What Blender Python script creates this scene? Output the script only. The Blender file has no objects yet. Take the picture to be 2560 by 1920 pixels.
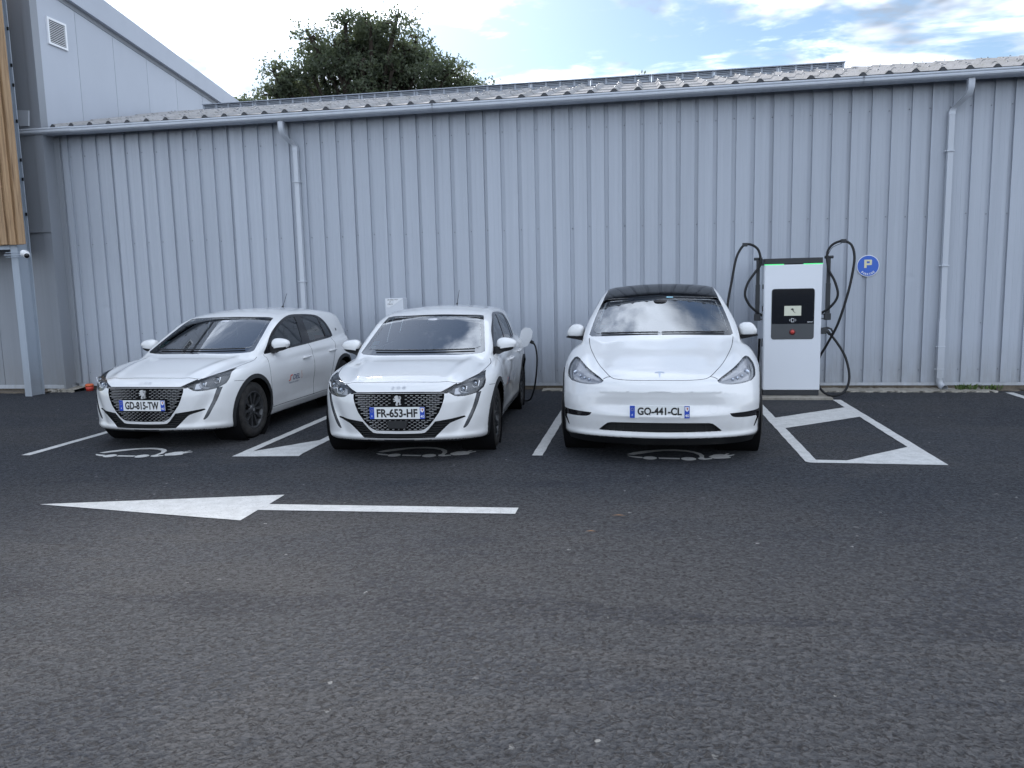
import bpy, bmesh, math, random
import numpy as np
from mathutils import Vector, Matrix
from mathutils.geometry import tessellate_polygon
R = math.radians
rnd = random.Random(7)
sc = bpy.context.scene
col = sc.collection

# ------------------------------------------------------------------ camera
CAM_H = 1.62
yaw, pitch, roll, FPX = R(9.765), R(-7.2525), R(-1.3048), 1945.0
def cam_axes():
    r = Vector((math.cos(yaw), math.sin(yaw), 0)); f = Vector((-math.sin(yaw), math.cos(yaw), 0)); u = Vector((0, 0, 1))
    f, u = f * math.cos(pitch) + u * math.sin(pitch), u * math.cos(pitch) - f * math.sin(pitch)
    r, u = r * math.cos(roll) + u * math.sin(roll), u * math.cos(roll) - r * math.sin(roll)
    return r, u, f
_r, _u, _f = cam_axes()
cam_d = bpy.data.cameras.new('camera')
cam = bpy.data.objects.new('camera', cam_d); col.objects.link(cam)
cam.matrix_world = Matrix(((_r.x, _u.x, -_f.x, 0), (_r.y, _u.y, -_f.y, 0), (_r.z, _u.z, -_f.z, CAM_H), (0, 0, 0, 1)))
cam_d.sensor_fit = 'HORIZONTAL'; cam_d.sensor_width = 36.0
cam_d.lens = FPX / 2560 * 36.0
cam_d.clip_start = 0.05; cam_d.clip_end = 4000
sc.camera = cam

# ------------------------------------------------------------------ sky, sun, exposure
SUN_EL, SUN_AZ = R(30), R(26)          # sun stands behind the long wall, to the left (azimuth from +Y towards -X)
sun_dir = Vector((-math.sin(SUN_AZ) * math.cos(SUN_EL), math.cos(SUN_AZ) * math.cos(SUN_EL), math.sin(SUN_EL)))
sc.view_settings.view_transform = 'Standard'; sc.view_settings.look = 'None'
sc.view_settings.gamma = 1.0; sc.view_settings.use_curve_mapping = False
sc.view_settings.exposure = 0.75
SKY_STRENGTH = 0.085
world = bpy.data.worlds.new('World'); sc.world = world; world.use_nodes = True
def build_world():
    nt = world.node_tree; N = nt.nodes; L = nt.links; N.clear()
    out = N.new('ShaderNodeOutputWorld'); bg = N.new('ShaderNodeBackground')
    sky = N.new('ShaderNodeTexSky'); sky.sky_type = 'NISHITA'; sky.sun_disc = False
    sky.sun_elevation = SUN_EL; sky.sun_rotation = -SUN_AZ
    sky.altitude = 50; sky.air_density = 1.0; sky.dust_density = 0.05; sky.ozone_density = 1.0
    tc = N.new('ShaderNodeTexCoord')
    def math_(op, a, b=None, c=None):
        n = N.new('ShaderNodeMath'); n.operation = op
        for i, v in enumerate((a, b, c)):
            if v is None: continue
            if isinstance(v, (int, float)): n.inputs[i].default_value = v
            else: L.new(v, n.inputs[i])
        return n.outputs[0]
    sep = N.new('ShaderNodeSeparateXYZ'); L.new(tc.outputs['Generated'], sep.inputs[0])
    zc = math_('MAXIMUM', sep.outputs[2], 0.0)
    den = math_('ADD', zc, 0.16)
    px = math_('DIVIDE', sep.outputs[0], den); py = math_('DIVIDE', sep.outputs[1], den)
    comb = N.new('ShaderNodeCombineXYZ'); L.new(px, comb.inputs[0]); L.new(py, comb.inputs[1])
    # cloud cover: warped fractal noise on a flat cloud deck
    def noise(scale, detail, rough, off, dist=0.0, sx=1.0, sy=1.0):
        mp = N.new('ShaderNodeMapping'); mp.inputs['Location'].default_value = off
        mp.inputs['Scale'].default_value = (sx, sy, 1)
        L.new(comb.outputs[0], mp.inputs[0])
        n = N.new('ShaderNodeTexNoise'); n.noise_dimensions = '3D'
        n.inputs['Scale'].default_value = scale; n.inputs['Detail'].default_value = detail
        n.inputs['Roughness'].default_value = rough; n.inputs['Distortion'].default_value = dist
        L.new(mp.outputs[0], n.inputs['Vector']); return n.outputs['Fac']
    n1 = noise(3.0, 6, 0.58, (8.811, 4.107, 0.4), 0.25, 0.8, 1.1)
    n2 = noise(0.42, 1, 0.5, (3.572, 0.769, 1.4))
    cov = math_('ADD', n1, math_('MULTIPLY', math_('SUBTRACT', n2, 0.5), 0.55))
    mr = N.new('ShaderNodeMapRange'); mr.interpolation_type = 'SMOOTHSTEP'
    mr.inputs[1].default_value = 0.405; mr.inputs[2].default_value = 0.57
    L.new(cov, mr.inputs[0]); mask = mr.outputs[0]
    # thick parts of the cloud are greyer, thin rims brighter
    mr2 = N.new('ShaderNodeMapRange'); mr2.inputs[1].default_value = 0.40; mr2.inputs[2].default_value = 0.62
    mr2.inputs[3].default_value = 0.0; mr2.inputs[4].default_value = 1.0
    L.new(noise(3.4, 3, 0.6, (1.3, 5.2, 2.0), 0.3), mr2.inputs[0])
    # forward scattering: clouds and thin veil glow towards the sun
    dot = N.new('ShaderNodeVectorMath'); dot.operation = 'DOT_PRODUCT'
    L.new(tc.outputs['Generated'], dot.inputs[0]); dot.inputs[1].default_value = sun_dir
    d = math_('MAXIMUM', dot.outputs['Value'], 0.0)
    g1 = math_('MULTIPLY', math_('POWER', d, 8.0), 0.55)
    g2 = math_('MULTIPLY', math_('POWER', d, 40.0), 3.5)
    glow = math_('ADD', g1, g2)
    # seen against the sun a cloud has a grey core, front-lit clouds stay white
    kd = N.new('ShaderNodeMapRange'); kd.inputs[1].default_value = -0.2; kd.inputs[2].default_value = 0.75; kd.inputs[3].default_value = 0.12; kd.inputs[4].default_value = 0.74
    L.new(dot.outputs['Value'], kd.inputs[0])
    core = math_('SUBTRACT', 1.0, math_('MULTIPLY', mr2.outputs[0], kd.outputs[0]))
    bright = math_('MULTIPLY', math_('ADD', glow, 1.25), core)
    ccol = N.new('ShaderNodeVectorMath'); ccol.operation = 'SCALE'
    ccol.inputs[0].default_value = (0.84, 0.93, 1.08); L.new(bright, ccol.inputs['Scale'])
    skys = N.new('ShaderNodeVectorMath'); skys.operation = 'SCALE'; skys.inputs['Scale'].default_value = SKY_STRENGTH
    L.new(sky.outputs[0], skys.inputs[0])
    veil = N.new('ShaderNodeVectorMath'); veil.operation = 'SCALE'; veil.inputs[0].default_value = (1, 0.98, 0.94)
    L.new(math_('MULTIPLY', math_('POWER', d, 18.0), 0.55), veil.inputs['Scale'])
    add = N.new('ShaderNodeVectorMath'); add.operation = 'ADD'; L.new(skys.outputs[0], add.inputs[0]); L.new(veil.outputs[0], add.inputs[1])
    mix = N.new('ShaderNodeMix'); mix.data_type = 'RGBA'
    L.new(mask, mix.inputs['Factor']); L.new(add.outputs[0], mix.inputs['A']); L.new(ccol.outputs[0], mix.inputs['B'])
    L.new(mix.outputs['Result'], bg.inputs['Color']); bg.inputs['Strength'].default_value = 1.0
    L.new(bg.outputs[0], out.inputs[0])
build_world()
world.cycles.sampling_method = 'MANUAL'; world.cycles.sample_map_resolution = 512
sun_l = bpy.data.lights.new('sun', 'SUN'); sun_l.energy = 2.6; sun_l.angle = R(12); sun_l.color = (1.0, 0.95, 0.90)
sun_o = bpy.data.objects.new('sun', sun_l); col.objects.link(sun_o)
sun_o.rotation_euler = (-sun_dir).to_track_quat('-Z', 'Y').to_euler()
sc.cycles.use_denoising = True
sc.cycles.max_bounces = 5; sc.cycles.diffuse_bounces = 3; sc.cycles.glossy_bounces = 3; sc.cycles.transmission_bounces = 3; sc.cycles.transparent_max_bounces = 10
sc.cycles.use_adaptive_sampling = True; sc.cycles.adaptive_threshold = 0.02; sc.cycles.caustics_reflective = False; sc.cycles.caustics_refractive = False

# ------------------------------------------------------------------ materials
MATS = {}
def mat(name, color=(0.5, 0.5, 0.5), rough=0.5, metal=0.0, spec=0.5, coat=0.0, emit=None, estr=0.0):
    if name in MATS: return MATS[name]
    m = bpy.data.materials.new(name); m.use_nodes = True
    b = m.node_tree.nodes['Principled BSDF']
    b.inputs['Base Color'].default_value = (*color, 1); b.inputs['Roughness'].default_value = rough
    b.inputs['Metallic'].default_value = metal; b.inputs['Specular IOR Level'].default_value = spec
    b.inputs['Coat Weight'].default_value = coat; b.inputs['Coat Roughness'].default_value = 0.03
    if emit:
        b.inputs['Emission Color'].default_value = (*emit, 1); b.inputs['Emission Strength'].default_value = estr
    MATS[name] = m
    return m
class NB:
    """small node helper on a material"""
    def __init__(s, m): s.m = m; s.t = m.node_tree; s.b = s.t.nodes['Principled BSDF']
    def n(s, typ, **kw):
        x = s.t.nodes.new(typ)
        for k, v in kw.items(): setattr(x, k, v)
        return x
    def link(s, a, b): s.t.links.new(a, b)
    def coord(s, scale=(1, 1, 1), kind='Object', rot=(0, 0, 0)):
        tc = s.n('ShaderNodeTexCoord'); mp = s.n('ShaderNodeMapping')
        mp.inputs['Scale'].default_value = scale; mp.inputs['Rotation'].default_value = rot
        s.link(tc.outputs[kind], mp.inputs[0]); return mp.outputs[0]
    def geo(s, scale=(1, 1, 1)):
        g = s.n('ShaderNodeNewGeometry'); mp = s.n('ShaderNodeMapping'); mp.inputs['Scale'].default_value = scale
        s.link(g.outputs['Position'], mp.inputs[0]); return mp.outputs[0]
    def noise(s, vec, scale, detail=4, rough=0.5, dist=0.0):
        x = s.n('ShaderNodeTexNoise'); x.inputs['Scale'].default_value = scale; x.inputs['Detail'].default_value = detail
        x.inputs['Roughness'].default_value = rough; x.inputs['Distortion'].default_value = dist
        s.link(vec, x.inputs['Vector']); return x.outputs['Fac']
    def ramp(s, fac, stops, interp='LINEAR'):
        x = s.n('ShaderNodeValToRGB'); cr = x.color_ramp; cr.interpolation = interp
        while len(cr.elements) < len(stops): cr.elements.new(0.5)
        for e, (p, c) in zip(cr.elements, stops):
            e.position = p; e.color = (*c, 1) if len(c) == 3 else c
        s.link(fac, x.inputs[0]); return x.outputs[0]
    def mix(s, fac, a, b, mode='MIX'):
        x = s.n('ShaderNodeMix', data_type='RGBA', blend_type=mode)
        for sock, v in ((x.inputs['Factor'], fac), (x.inputs['A'], a), (x.inputs['B'], b)):
            if isinstance(v, (int, float)): sock.default_value = v
            elif isinstance(v, tuple): sock.default_value = (*v, 1)
            else: s.link(v, sock)
        return x.outputs['Result']
    def rng(s, v, a, b, c, d):
        x = s.n('ShaderNodeMapRange'); x.inputs[1].default_value = a; x.inputs[2].default_value = b
        x.inputs[3].default_value = c; x.inputs[4].default_value = d; s.link(v, x.inputs[0]); return x.outputs[0]
    def math(s, op, a, b=None):
        x = s.n('ShaderNodeMath', operation=op)
        for i, v in enumerate((a, b)):
            if v is None: continue
            if isinstance(v, (int, float)): x.inputs[i].default_value = v
            else: s.link(v, x.inputs[i])
        return x.outputs[0]
    def bump(s, h, strength=0.3, dist=0.01, normal=None):
        x = s.n('ShaderNodeBump'); x.inputs['Strength'].default_value = strength; x.inputs['Distance'].default_value = dist
        s.link(h, x.inputs['Height'])
        if normal is not None: s.link(normal, x.inputs['Normal'])
        return x.outputs[0]
    def base(s, c): s.link(c, s.b.inputs['Base Color'])
    def rough(s, c): s.link(c, s.b.inputs['Roughness'])
    def normal(s, c): s.link(c, s.b.inputs['Normal'])

# ------------------------------------------------------------------ object helpers
def tag(o, label=None, cat=None, group=None, kind=None):
    if label: o['label'] = label
    if cat: o['category'] = cat
    if group: o['group'] = group
    if kind: o['kind'] = kind
    return o
def empty(name, loc=(0, 0, 0), rz=0.0, label=None, cat=None, group=None, parent=None):
    o = bpy.data.objects.new(name, None); col.objects.link(o); o.empty_display_size = 0.2
    o.location = loc; o.rotation_euler = (0, 0, rz)
    if parent: o.parent = parent
    return tag(o, label, cat, group)
def obj(name, mesh, m=None, parent=None, loc=None, rot=None):
    o = bpy.data.objects.new(name, mesh); col.objects.link(o)
    if m is not None and not mesh.materials:
        for mm in (m if isinstance(m, (list, tuple)) else [m]): mesh.materials.append(mm)
    if parent: o.parent = parent
    if loc is not None: o.location = loc
    if rot is not None: o.rotation_euler = rot
    return o
class MB:
    """mesh builder: collects shapes and turns them into one mesh"""
    def __init__(s): s.v = []; s.f = []; s.sm = []; s.mi = []
    def add(s, vs, fs, smooth=False, mi=0):
        o = len(s.v); s.v += [tuple(v) for v in vs]
        for f in fs: s.f.append([i + o for i in f]); s.sm.append(smooth); s.mi.append(mi)
        return s
    def box(s, a, b, mi=0):
        (x0, y0, z0), (x1, y1, z1) = a, b
        return s.add([(x0, y0, z0), (x1, y0, z0), (x1, y1, z0), (x0, y1, z0), (x0, y0, z1), (x1, y0, z1), (x1, y1, z1), (x0, y1, z1)],
                     [(0, 3, 2, 1), (4, 5, 6, 7), (0, 1, 5, 4), (1, 2, 6, 5), (2, 3, 7, 6), (3, 0, 4, 7)], mi=mi)
    def cbox(s, a, b, c=0.004, mi=0):
        """box with chamfered edges"""
        (x0, y0, z0), (x1, y1, z1) = a, b
        bm = bmesh.new(); vs = [bm.verts.new(p) for p in ((x0, y0, z0), (x1, y0, z0), (x1, y1, z0), (x0, y1, z0), (x0, y0, z1), (x1, y0, z1), (x1, y1, z1), (x0, y1, z1))]
        for f in ((0, 3, 2, 1), (4, 5, 6, 7), (0, 1, 5, 4), (1, 2, 6, 5), (2, 3, 7, 6), (3, 0, 4, 7)): bm.faces.new([vs[i] for i in f])
        bmesh.ops.bevel(bm, geom=bm.edges[:], offset=c, segments=2, profile=0.5, affect='EDGES')
        bm.verts.index_update()
        s.add([v.co[:] for v in bm.verts], [[v.index for v in f.verts] for f in bm.faces], mi=mi); bm.free(); return s
    def tube(s, pts, r, n=10, closed=False, cap=True, smooth=True, mi=0):
        pts = [Vector(p) for p in pts]; m = len(pts); rs = r if isinstance(r, (list, tuple)) else [r] * m
        vs = []; t0 = (pts[1] - pts[0]).normalized()
        up = Vector((0, 0, 1)) if abs(t0.z) < 0.9 else Vector((1, 0, 0))
        nrm = (up - t0 * up.dot(t0)).normalized()
        for i, p in enumerate(pts):
            if closed: t = (pts[(i + 1) % m] - pts[i - 1]).normalized()
            else: t = (pts[min(i + 1, m - 1)] - pts[max(i - 1, 0)]).normalized()
            nrm = (nrm - t * nrm.dot(t)).normalized(); bn = t.cross(nrm)
            for k in range(n):
                a = 2 * math.pi * k / n
                vs.append(p + (nrm * math.cos(a) + bn * math.sin(a)) * rs[i])
        fs = []
        for i in range(m if closed else m - 1):
            for k in range(n):
                j = (i + 1) % m; fs.append((i * n + k, i * n + (k + 1) % n, j * n + (k + 1) % n, j * n + k))
        if cap and not closed: fs += [tuple(range(n))[::-1], tuple((m - 1) * n + k for k in range(n))]
        return s.add(vs, fs, smooth, mi)
    def lathe(s, prof, n=32, axis='z', c=(0, 0, 0), smooth=True, mi=0, close=False):
        vs = []; 
        for r, h in prof:
            for k in range(n):
                a = 2 * math.pi * k / n; x, y = r * math.cos(a), r * math.sin(a)
                p = {'z': (x, y, h), 'x': (h, x, y), 'y': (x, h, y)}[axis]
                vs.append((p[0] + c[0], p[1] + c[1], p[2] + c[2]))
        fs = []; m = len(prof)
        for i in range(m if close else m - 1):
            j = (i + 1) % m
            for k in range(n): fs.append((i * n + k, i * n + (k + 1) % n, j * n + (k + 1) % n, j * n + k))
        return s.add(vs, fs, smooth, mi)
    def prism(s, poly, d0, d1, plane='xz', mi=0, smooth=False):
        """extrude a 2D polygon; plane xz -> extruded along y, yz -> along x, xy -> along z"""
        def P(a, b, d): return {'xz': (a, d, b), 'yz': (d, a, b), 'xy': (a, b, d)}[plane]
        n = len(poly); vs = [P(a, b, d0) for a, b in poly] + [P(a, b, d1) for a, b in poly]
        tris = tessellate_polygon([[Vector((a, b, 0)) for a, b in poly]])
        fs = [tuple(t) for t in tris] + [tuple(i + n for i in t)[::-1] for t in tris]
        fs += [(i, (i + 1) % n, n + (i + 1) % n, n + i) for i in range(n)]
        return s.add(vs, fs, smooth, mi)
    def mesh(s, name='m', fixn=True):
        me = bpy.data.meshes.new(name); me.from_pydata(s.v, [], s.f)
        if any(s.sm):
            me.polygons.foreach_set('use_smooth', s.sm)
        if any(s.mi): me.polygons.foreach_set('material_index', s.mi)
        me.validate(); me.update()
        if fixn:
            bm = bmesh.new(); bm.from_mesh(me); bmesh.ops.recalc_face_normals(bm, faces=bm.faces[:]); bm.to_mesh(me); bm.free()
        return me
    def build(s, name, m, parent=None, loc=None, rot=None, fixn=True):
        return obj(name, s.mesh(name, fixn), m, parent, loc, rot)
def spline(pts, n=8, closed=False):
    """Catmull-Rom through points"""
    P = [Vector(p) for p in pts]; out = []; m = len(P)
    for i in range(m if closed else m - 1):
        g = lambda k: P[k % m] if closed else P[max(0, min(m - 1, k))]
        a, b, c, d = g(i - 1), g(i), g(i + 1), g(i + 2)
        for k in range(n):
            t = k / n
            out.append(0.5 * ((2 * b) + (c - a) * t + (2 * a - 5 * b + 4 * c - d) * t * t + (3 * b - a - 3 * c + d) * t ** 3))
    if not closed: out.append(P[-1])
    return out
def rrect(x0, x1, z0, z1, r, n=5):
    out = []
    for cx, cz, a0 in ((x1 - r, z1 - r, 0), (x0 + r, z1 - r, 90), (x0 + r, z0 + r, 180), (x1 - r, z0 + r, 270)):
        for k in range(n + 1):
            a = R(a0 + 90 * k / n); out.append((cx + r * math.cos(a), cz + r * math.sin(a)))
    return out
_tc = {}
def text_mesh(s, width=None, height=None, shear=0.0, extrude=0.0, spacing=1.0, bold=0.0):
    """flat lettering as a mesh centred on the origin in the xz plane (faces -y)"""
    cu = bpy.data.curves.new('t', 'FONT'); cu.body = s; cu.shear = shear; cu.extrude = extrude; cu.space_character = spacing
    cu.offset = bold; cu.resolution_u = 4
    o = bpy.data.objects.new('t', cu); col.objects.link(o)
    dg = bpy.context.evaluated_depsgraph_get(); me = bpy.data.meshes.new_from_object(o.evaluated_get(dg))
    bpy.data.objects.remove(o); bpy.data.curves.remove(cu)
    xs = [v.co.x for v in me.vertices]; ys = [v.co.y for v in me.vertices]
    cx, cy = (min(xs) + max(xs)) / 2, (min(ys) + max(ys)) / 2
    sx = (width / (max(xs) - min(xs))) if width else 1; sy = (height / (max(ys) - min(ys))) if height else sx
    if not width: sx = sy
    for v in me.vertices: v.co = ((v.co.x - cx) * sx, -v.co.z, (v.co.y - cy) * sy)
    return me
# ------------------------------------------------------------------ setting: materials
def m_asphalt():
    m = mat('asphalt', (0.045, 0.046, 0.05), 0.85, 0, 0.35); b = NB(m); p = b.geo()
    big = b.noise(p, 0.33, 5, 0.62, 0.6); band = b.noise(b.geo((0.42, 1.0, 1)), 0.80, 5, 0.62, 0.8); fine = b.noise(p, 36, 4, 0.74, 0.9)
    vo = b.n('ShaderNodeTexVoronoi', feature='F1'); vo.inputs['Scale'].default_value = 48; b.link(p, vo.inputs['Vector'])
    sep = b.n('ShaderNodeSeparateColor'); b.link(vo.outputs['Color'], sep.inputs[0])
    tone = b.mix(b.rng(big, 0.42, 0.56, 0, 1), (0.018, 0.022, 0.030), (0.028, 0.030, 0.035))
    tone = b.mix(b.rng(band, 0.53, 0.57, 0, 0.75), tone, (0.036, 0.036, 0.039))           # trafficked, greyer bands
    tone = b.mix(b.rng(band, 0.455, 0.415, 0, 0.8), tone, (0.014, 0.018, 0.027))          # rich dark bitumen patches
    # paving joint running along the lot, dark with squeezed-out bitumen
    xyz = b.n('ShaderNodeSeparateXYZ'); b.link(p, xyz.inputs[0])
    line = b.math('SUBTRACT', xyz.outputs[1], b.math('ADD', b.math('MULTIPLY', xyz.outputs[0], 0.024), 3.70)); wob = b.math('MULTIPLY', b.math('SUBTRACT', band, 0.5), 0.7)
    dj = b.math('ABSOLUTE', b.math('ADD', line, wob)); wide = b.rng(b.noise(b.geo((1, 0.01, 0.01)), 0.55, 2, 0.5), 0.42, 0.56, 0.03, 0.24)
    joint = b.math('SUBTRACT', 1.0, b.math('MINIMUM', b.math('DIVIDE', dj, wide), 1.0))
    tone = b.mix(b.rng(joint, 0.0, 0.30, 0.0, 0.85), tone, (0.008, 0.011, 0.019))
    tone = b.mix(b.rng(sep.outputs[0], 0.2, 1.0, 0.0, 0.50), tone, (0.080, 0.082, 0.088))   # single stones
    tone = b.mix(b.rng(sep.outputs[1], 0.9994, 1.0, 0.0, 0.9), tone, (0.26, 0.26, 0.25))
    pit = b.rng(fine, 0.50, 0.60, 0.0, 0.96); tone = b.mix(pit, tone, (0.004, 0.004, 0.006))
    b.base(tone)
    h = b.math('SUBTRACT', b.math('MULTIPLY', vo.outputs['Distance'], -0.4), fine)
    b.normal(b.bump(h, 1.0, 0.014)); b.rough(b.rng(big, 0.35, 0.65, 0.78, 0.9))
    return m
def m_paint_mark():
    m = mat('road paint', (0.62, 0.63, 0.64), 0.7, 0, 0.3); b = NB(m); p = b.geo()
    n = b.noise(p, 9, 6, 0.7); f = b.noise(p, 70, 4, 0.7)
    c = b.mix(b.rng(n, 0.38, 0.66, 0, 0.7), (0.58, 0.58, 0.57), (0.40, 0.40, 0.39))
    c = b.mix(b.rng(f, 0.56, 0.70, 0, 0.7), c, (0.14, 0.14, 0.145)); b.base(c)
    b.normal(b.bump(f, 0.5, 0.004)); return m
def m_clad(name, c1, c2, rough=0.42, spec=0.5, dents=False):
    m = mat(name, c1, rough, 0.0, spec); b = NB(m)
    st = b.noise(b.geo((14, 1, 0.22)), 1.0, 6, 0.65); st2 = b.noise(b.geo((60, 1, 0.5)), 1.0, 3, 0.6); bl = b.noise(b.geo((1, 1, 1)), 0.5, 4, 0.6)
    oi = b.n('ShaderNodeObjectInfo')
    c = b.mix(b.rng(st, 0.35, 0.7, 0, 0.5), c1, c2); c = b.mix(b.rng(st2, 0.45, 0.8, 0, 0.25), c, tuple(v * 0.8 for v in c1))
    c = b.mix(b.rng(bl, 0.35, 0.65, 0, 0.25), c, tuple(v * 1.12 for v in c1))
    c = b.mix(b.rng(oi.outputs['Random'], 0, 1, 0, 0.22), c, tuple(v * 0.88 for v in c2))
    # splash dirt close to the ground
    g = b.n('ShaderNodeSeparateXYZ'); ge = b.n('ShaderNodeNewGeometry'); b.link(ge.outputs['Position'], g.inputs[0])
    d = b.math('MULTIPLY', b.rng(g.outputs[2], 0.08, 0.75, 0.55, 0.0), b.rng(b.noise(b.geo((9, 1, 2)), 1.0, 5, 0.7), 0.3, 0.7, 0.2, 1.0))
    c = b.mix(d, c, (0.20, 0.19, 0.17)); b.base(c)
    hgt = b.noise(b.geo((2.5, 1, 1.2)), 1.0, 3, 0.5)
    if dents:
        vd = b.n('ShaderNodeTexVoronoi', feature='F1'); vd.inputs['Scale'].default_value = 0.8; b.link(b.geo((1, .05, 1.6)), vd.inputs['Vector']); sc_ = b.n('ShaderNodeSeparateColor'); b.link(vd.outputs['Color'], sc_.inputs[0])
        dn = b.math('MULTIPLY', b.rng(vd.outputs['Distance'], 0.0, 0.09, 1.0, 0.0), b.rng(sc_.outputs[0], 0.62, 0.66, 0.0, 1.0)); hgt = b.math('SUBTRACT', hgt, b.math('MULTIPLY', dn, 2.0))
    b.normal(b.bump(hgt, 0.25, 0.012)); b.rough(b.rng(st, 0.3, 0.7, rough - 0.06, rough + 0.12)); return m
MA = m_asphalt(); MP = m_paint_mark()
MC = m_clad('grey wall cladding', (0.410, 0.447, 0.508), (0.328, 0.360, 0.413), dents=True)
MB_ = m_clad('smooth grey panel', (0.44, 0.475, 0.54), (0.40, 0.435, 0.495), 0.5)
MBF = m_clad('dark grey panel', (0.25, 0.27, 0.30), (0.205, 0.222, 0.25), 0.5)
MG = m_clad('gutter sheet metal', (0.50, 0.535, 0.59), (0.42, 0.455, 0.51), 0.34)
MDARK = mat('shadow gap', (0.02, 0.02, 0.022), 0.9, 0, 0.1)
MSCREW = mat('screw head', (0.26, 0.28, 0.31), 0.4, 0.6)
def m_roof():
    m = mat('weathered roof sheet', (0.25, 0.25, 0.25), 0.9, 0, 0.15); b = NB(m)
    n = b.noise(b.geo((3, 0.7, 1)), 1.4, 6, 0.7, 0.3); f = b.noise(b.geo(), 16, 5, 0.75); l = b.noise(b.geo((1, 1, 1)), 5, 5, 0.7)
    c = b.mix(b.rng(n, 0.35, 0.7, 0, 0.8), (0.34, 0.34, 0.35), (0.23, 0.228, 0.225)); c = b.mix(b.rng(f, 0.52, 0.70, 0, 0.7), c, (0.09, 0.088, 0.075))
    c = b.mix(b.rng(l, 0.60, 0.72, 0, 0.6), c, (0.16, 0.165, 0.10)); b.base(c); b.normal(b.bump(f, 0.4, 0.01)); return m
MR = m_roof()
def m_conc(name, c1, c2):
    m = mat(name, c1, 0.9, 0, 0.2); b = NB(m); n = b.noise(b.geo(), 4, 7, 0.7); f = b.noise(b.geo(), 45, 4, 0.7)
    c = b.mix(b.rng(n, 0.35, 0.68, 0, 1), c1, c2); c = b.mix(b.rng(f, 0.5, 0.75, 0, 0.5), c, tuple(v * 0.45 for v in c2)); b.base(c); b.normal(b.bump(f, 0.5, 0.006)); return m
MCONC = m_conc('old concrete', (0.36, 0.34, 0.30), (0.22, 0.205, 0.175))
MEARTH = m_conc('dirty footing', (0.17, 0.145, 0.115), (0.07, 0.06, 0.05))
MGALV = m_clad('galvanised steel', (0.36, 0.41, 0.47), (0.26, 0.30, 0.36), 0.4)
def m_wood():
    m = mat('larch boards', (0.42, 0.26, 0.13), 0.75, 0, 0.25); b = NB(m); oi = b.n('ShaderNodeObjectInfo')
    mp = b.n('ShaderNodeMapping'); mp.inputs['Scale'].default_value = (26, 26, 1.3); g = b.n('ShaderNodeNewGeometry'); ad = b.n('ShaderNodeVectorMath', operation='ADD')
    cb = b.n('ShaderNodeCombineXYZ'); b.link(b.math('MULTIPLY', oi.outputs['Random'], 40.0), cb.inputs[2]); b.link(g.outputs['Position'], ad.inputs[0]); b.link(cb.outputs[0], ad.inputs[1]); b.link(ad.outputs[0], mp.inputs[0])
    n = b.noise(mp.outputs[0], 1.0, 5, 0.6, 0.6); k = b.noise(mp.outputs[0], 0.35, 2, 0.5)
    c = b.ramp(n, [(0.3, (0.20, 0.115, 0.055)), (0.5, (0.40, 0.245, 0.125)), (0.72, (0.52, 0.35, 0.20))]); c = b.mix(b.rng(oi.outputs['Random'], 0, 1, 0, 0.4), c, (0.30, 0.24, 0.18))
    c = b.mix(b.rng(k, 0.68, 0.76, 0, 0.8), c, (0.08, 0.04, 0.02)); b.base(c); b.normal(b.bump(n, 0.35, 0.004)); return m
MW = m_wood()

# ------------------------------------------------------------------ ground and markings
g = MB(); g.add([(-300, -300, 0), (300, -300, 0), (300, 300, 0), (-300, 300, 0)], [(0, 1, 2, 3)])
ground = tag(g.build('ground', MA, fixn=False), kind='structure')
def flat(name, polys, label=None, cat='road marking', group=None, z=0.004, m=None, kind=None, jag=0.006):
    q = MB(); r = random.Random(hash(name + (label or '')) & 0xffff if False else len(polys) * 31 + int(abs(polys[0][0][0]) * 100))
    for poly in polys:
        P = []
        n = len(poly)
        for i in range(n):        # slightly ragged painted edge
            a, b_ = Vector((*poly[i], 0)), Vector((*poly[(i + 1) % n], 0)); L = (b_ - a).length; k = max(1, int(L / 0.10)); t = (b_ - a).normalized() if L > 0 else a; nn = Vector((-t.y, t.x, 0))
            for j in range(k):
                s_ = jag * r.uniform(-1, 1) * (0.5 if j else 0.3); P.append(a + (b_ - a) * (j / k) + nn * s_)
        ts = tessellate_polygon([[Vector((p.x, p.y, 0)) for p in P]])
        q.add([(p.x, p.y, z + .0006 * len(q.v) / (len(q.v) + 40)) for p in P], ts)
    o = q.build(name, m or MP, fixn=False)
    for p in o.data.polygons:
        if p.normal.z < 0: p.flip()
    return tag(o, label, cat, group, kind)
flat('bay_marking', [[(2.572, 10.84), (2.568, 7.06), (1.436, 7.073), (1.412, 7.142), (1.405, 9.44), (1.402, 10.80), (1.505, 10.80), (1.515, 9.41), (2.469, 10.196), (2.475, 10.84)][:0] or
     [(2.572, 10.84), (2.568, 7.06), (2.468, 7.06), (2.472, 10.84)], [(1.402, 10.80), (1.408, 7.12), (1.440, 7.073), (1.513, 7.185), (1.512, 10.80)],
     [(1.45, 7.073), (2.47, 7.062), (2.468, 7.80), (1.771, 7.178), (1.45, 7.19)], [(1.511, 8.735), (2.469, 9.501), (2.469, 10.196), (1.511, 9.40)]],
     'white hatched no-parking strip painted on the asphalt in front of the charging station', group='bay markings')
flat('bay_marking', [[(-1.062, 7.20), (-.961, 7.203), (-.966, 11.4), (-1.066, 11.4)]], 'single white bay line painted between the crossover and the middle hatchback', group='bay markings')
flat('bay_marking', [[(-4.02, 6.955), (-3.345, 7.018), (-3.36, 7.14), (-3.372, 11.3), (-3.470, 11.3), (-3.465, 7.80), (-3.925, 7.20), (-3.955, 11.3), (-4.055, 11.3)]],
     'white double bay line with filled wedge painted between the two hatchbacks', group='bay markings')
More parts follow.
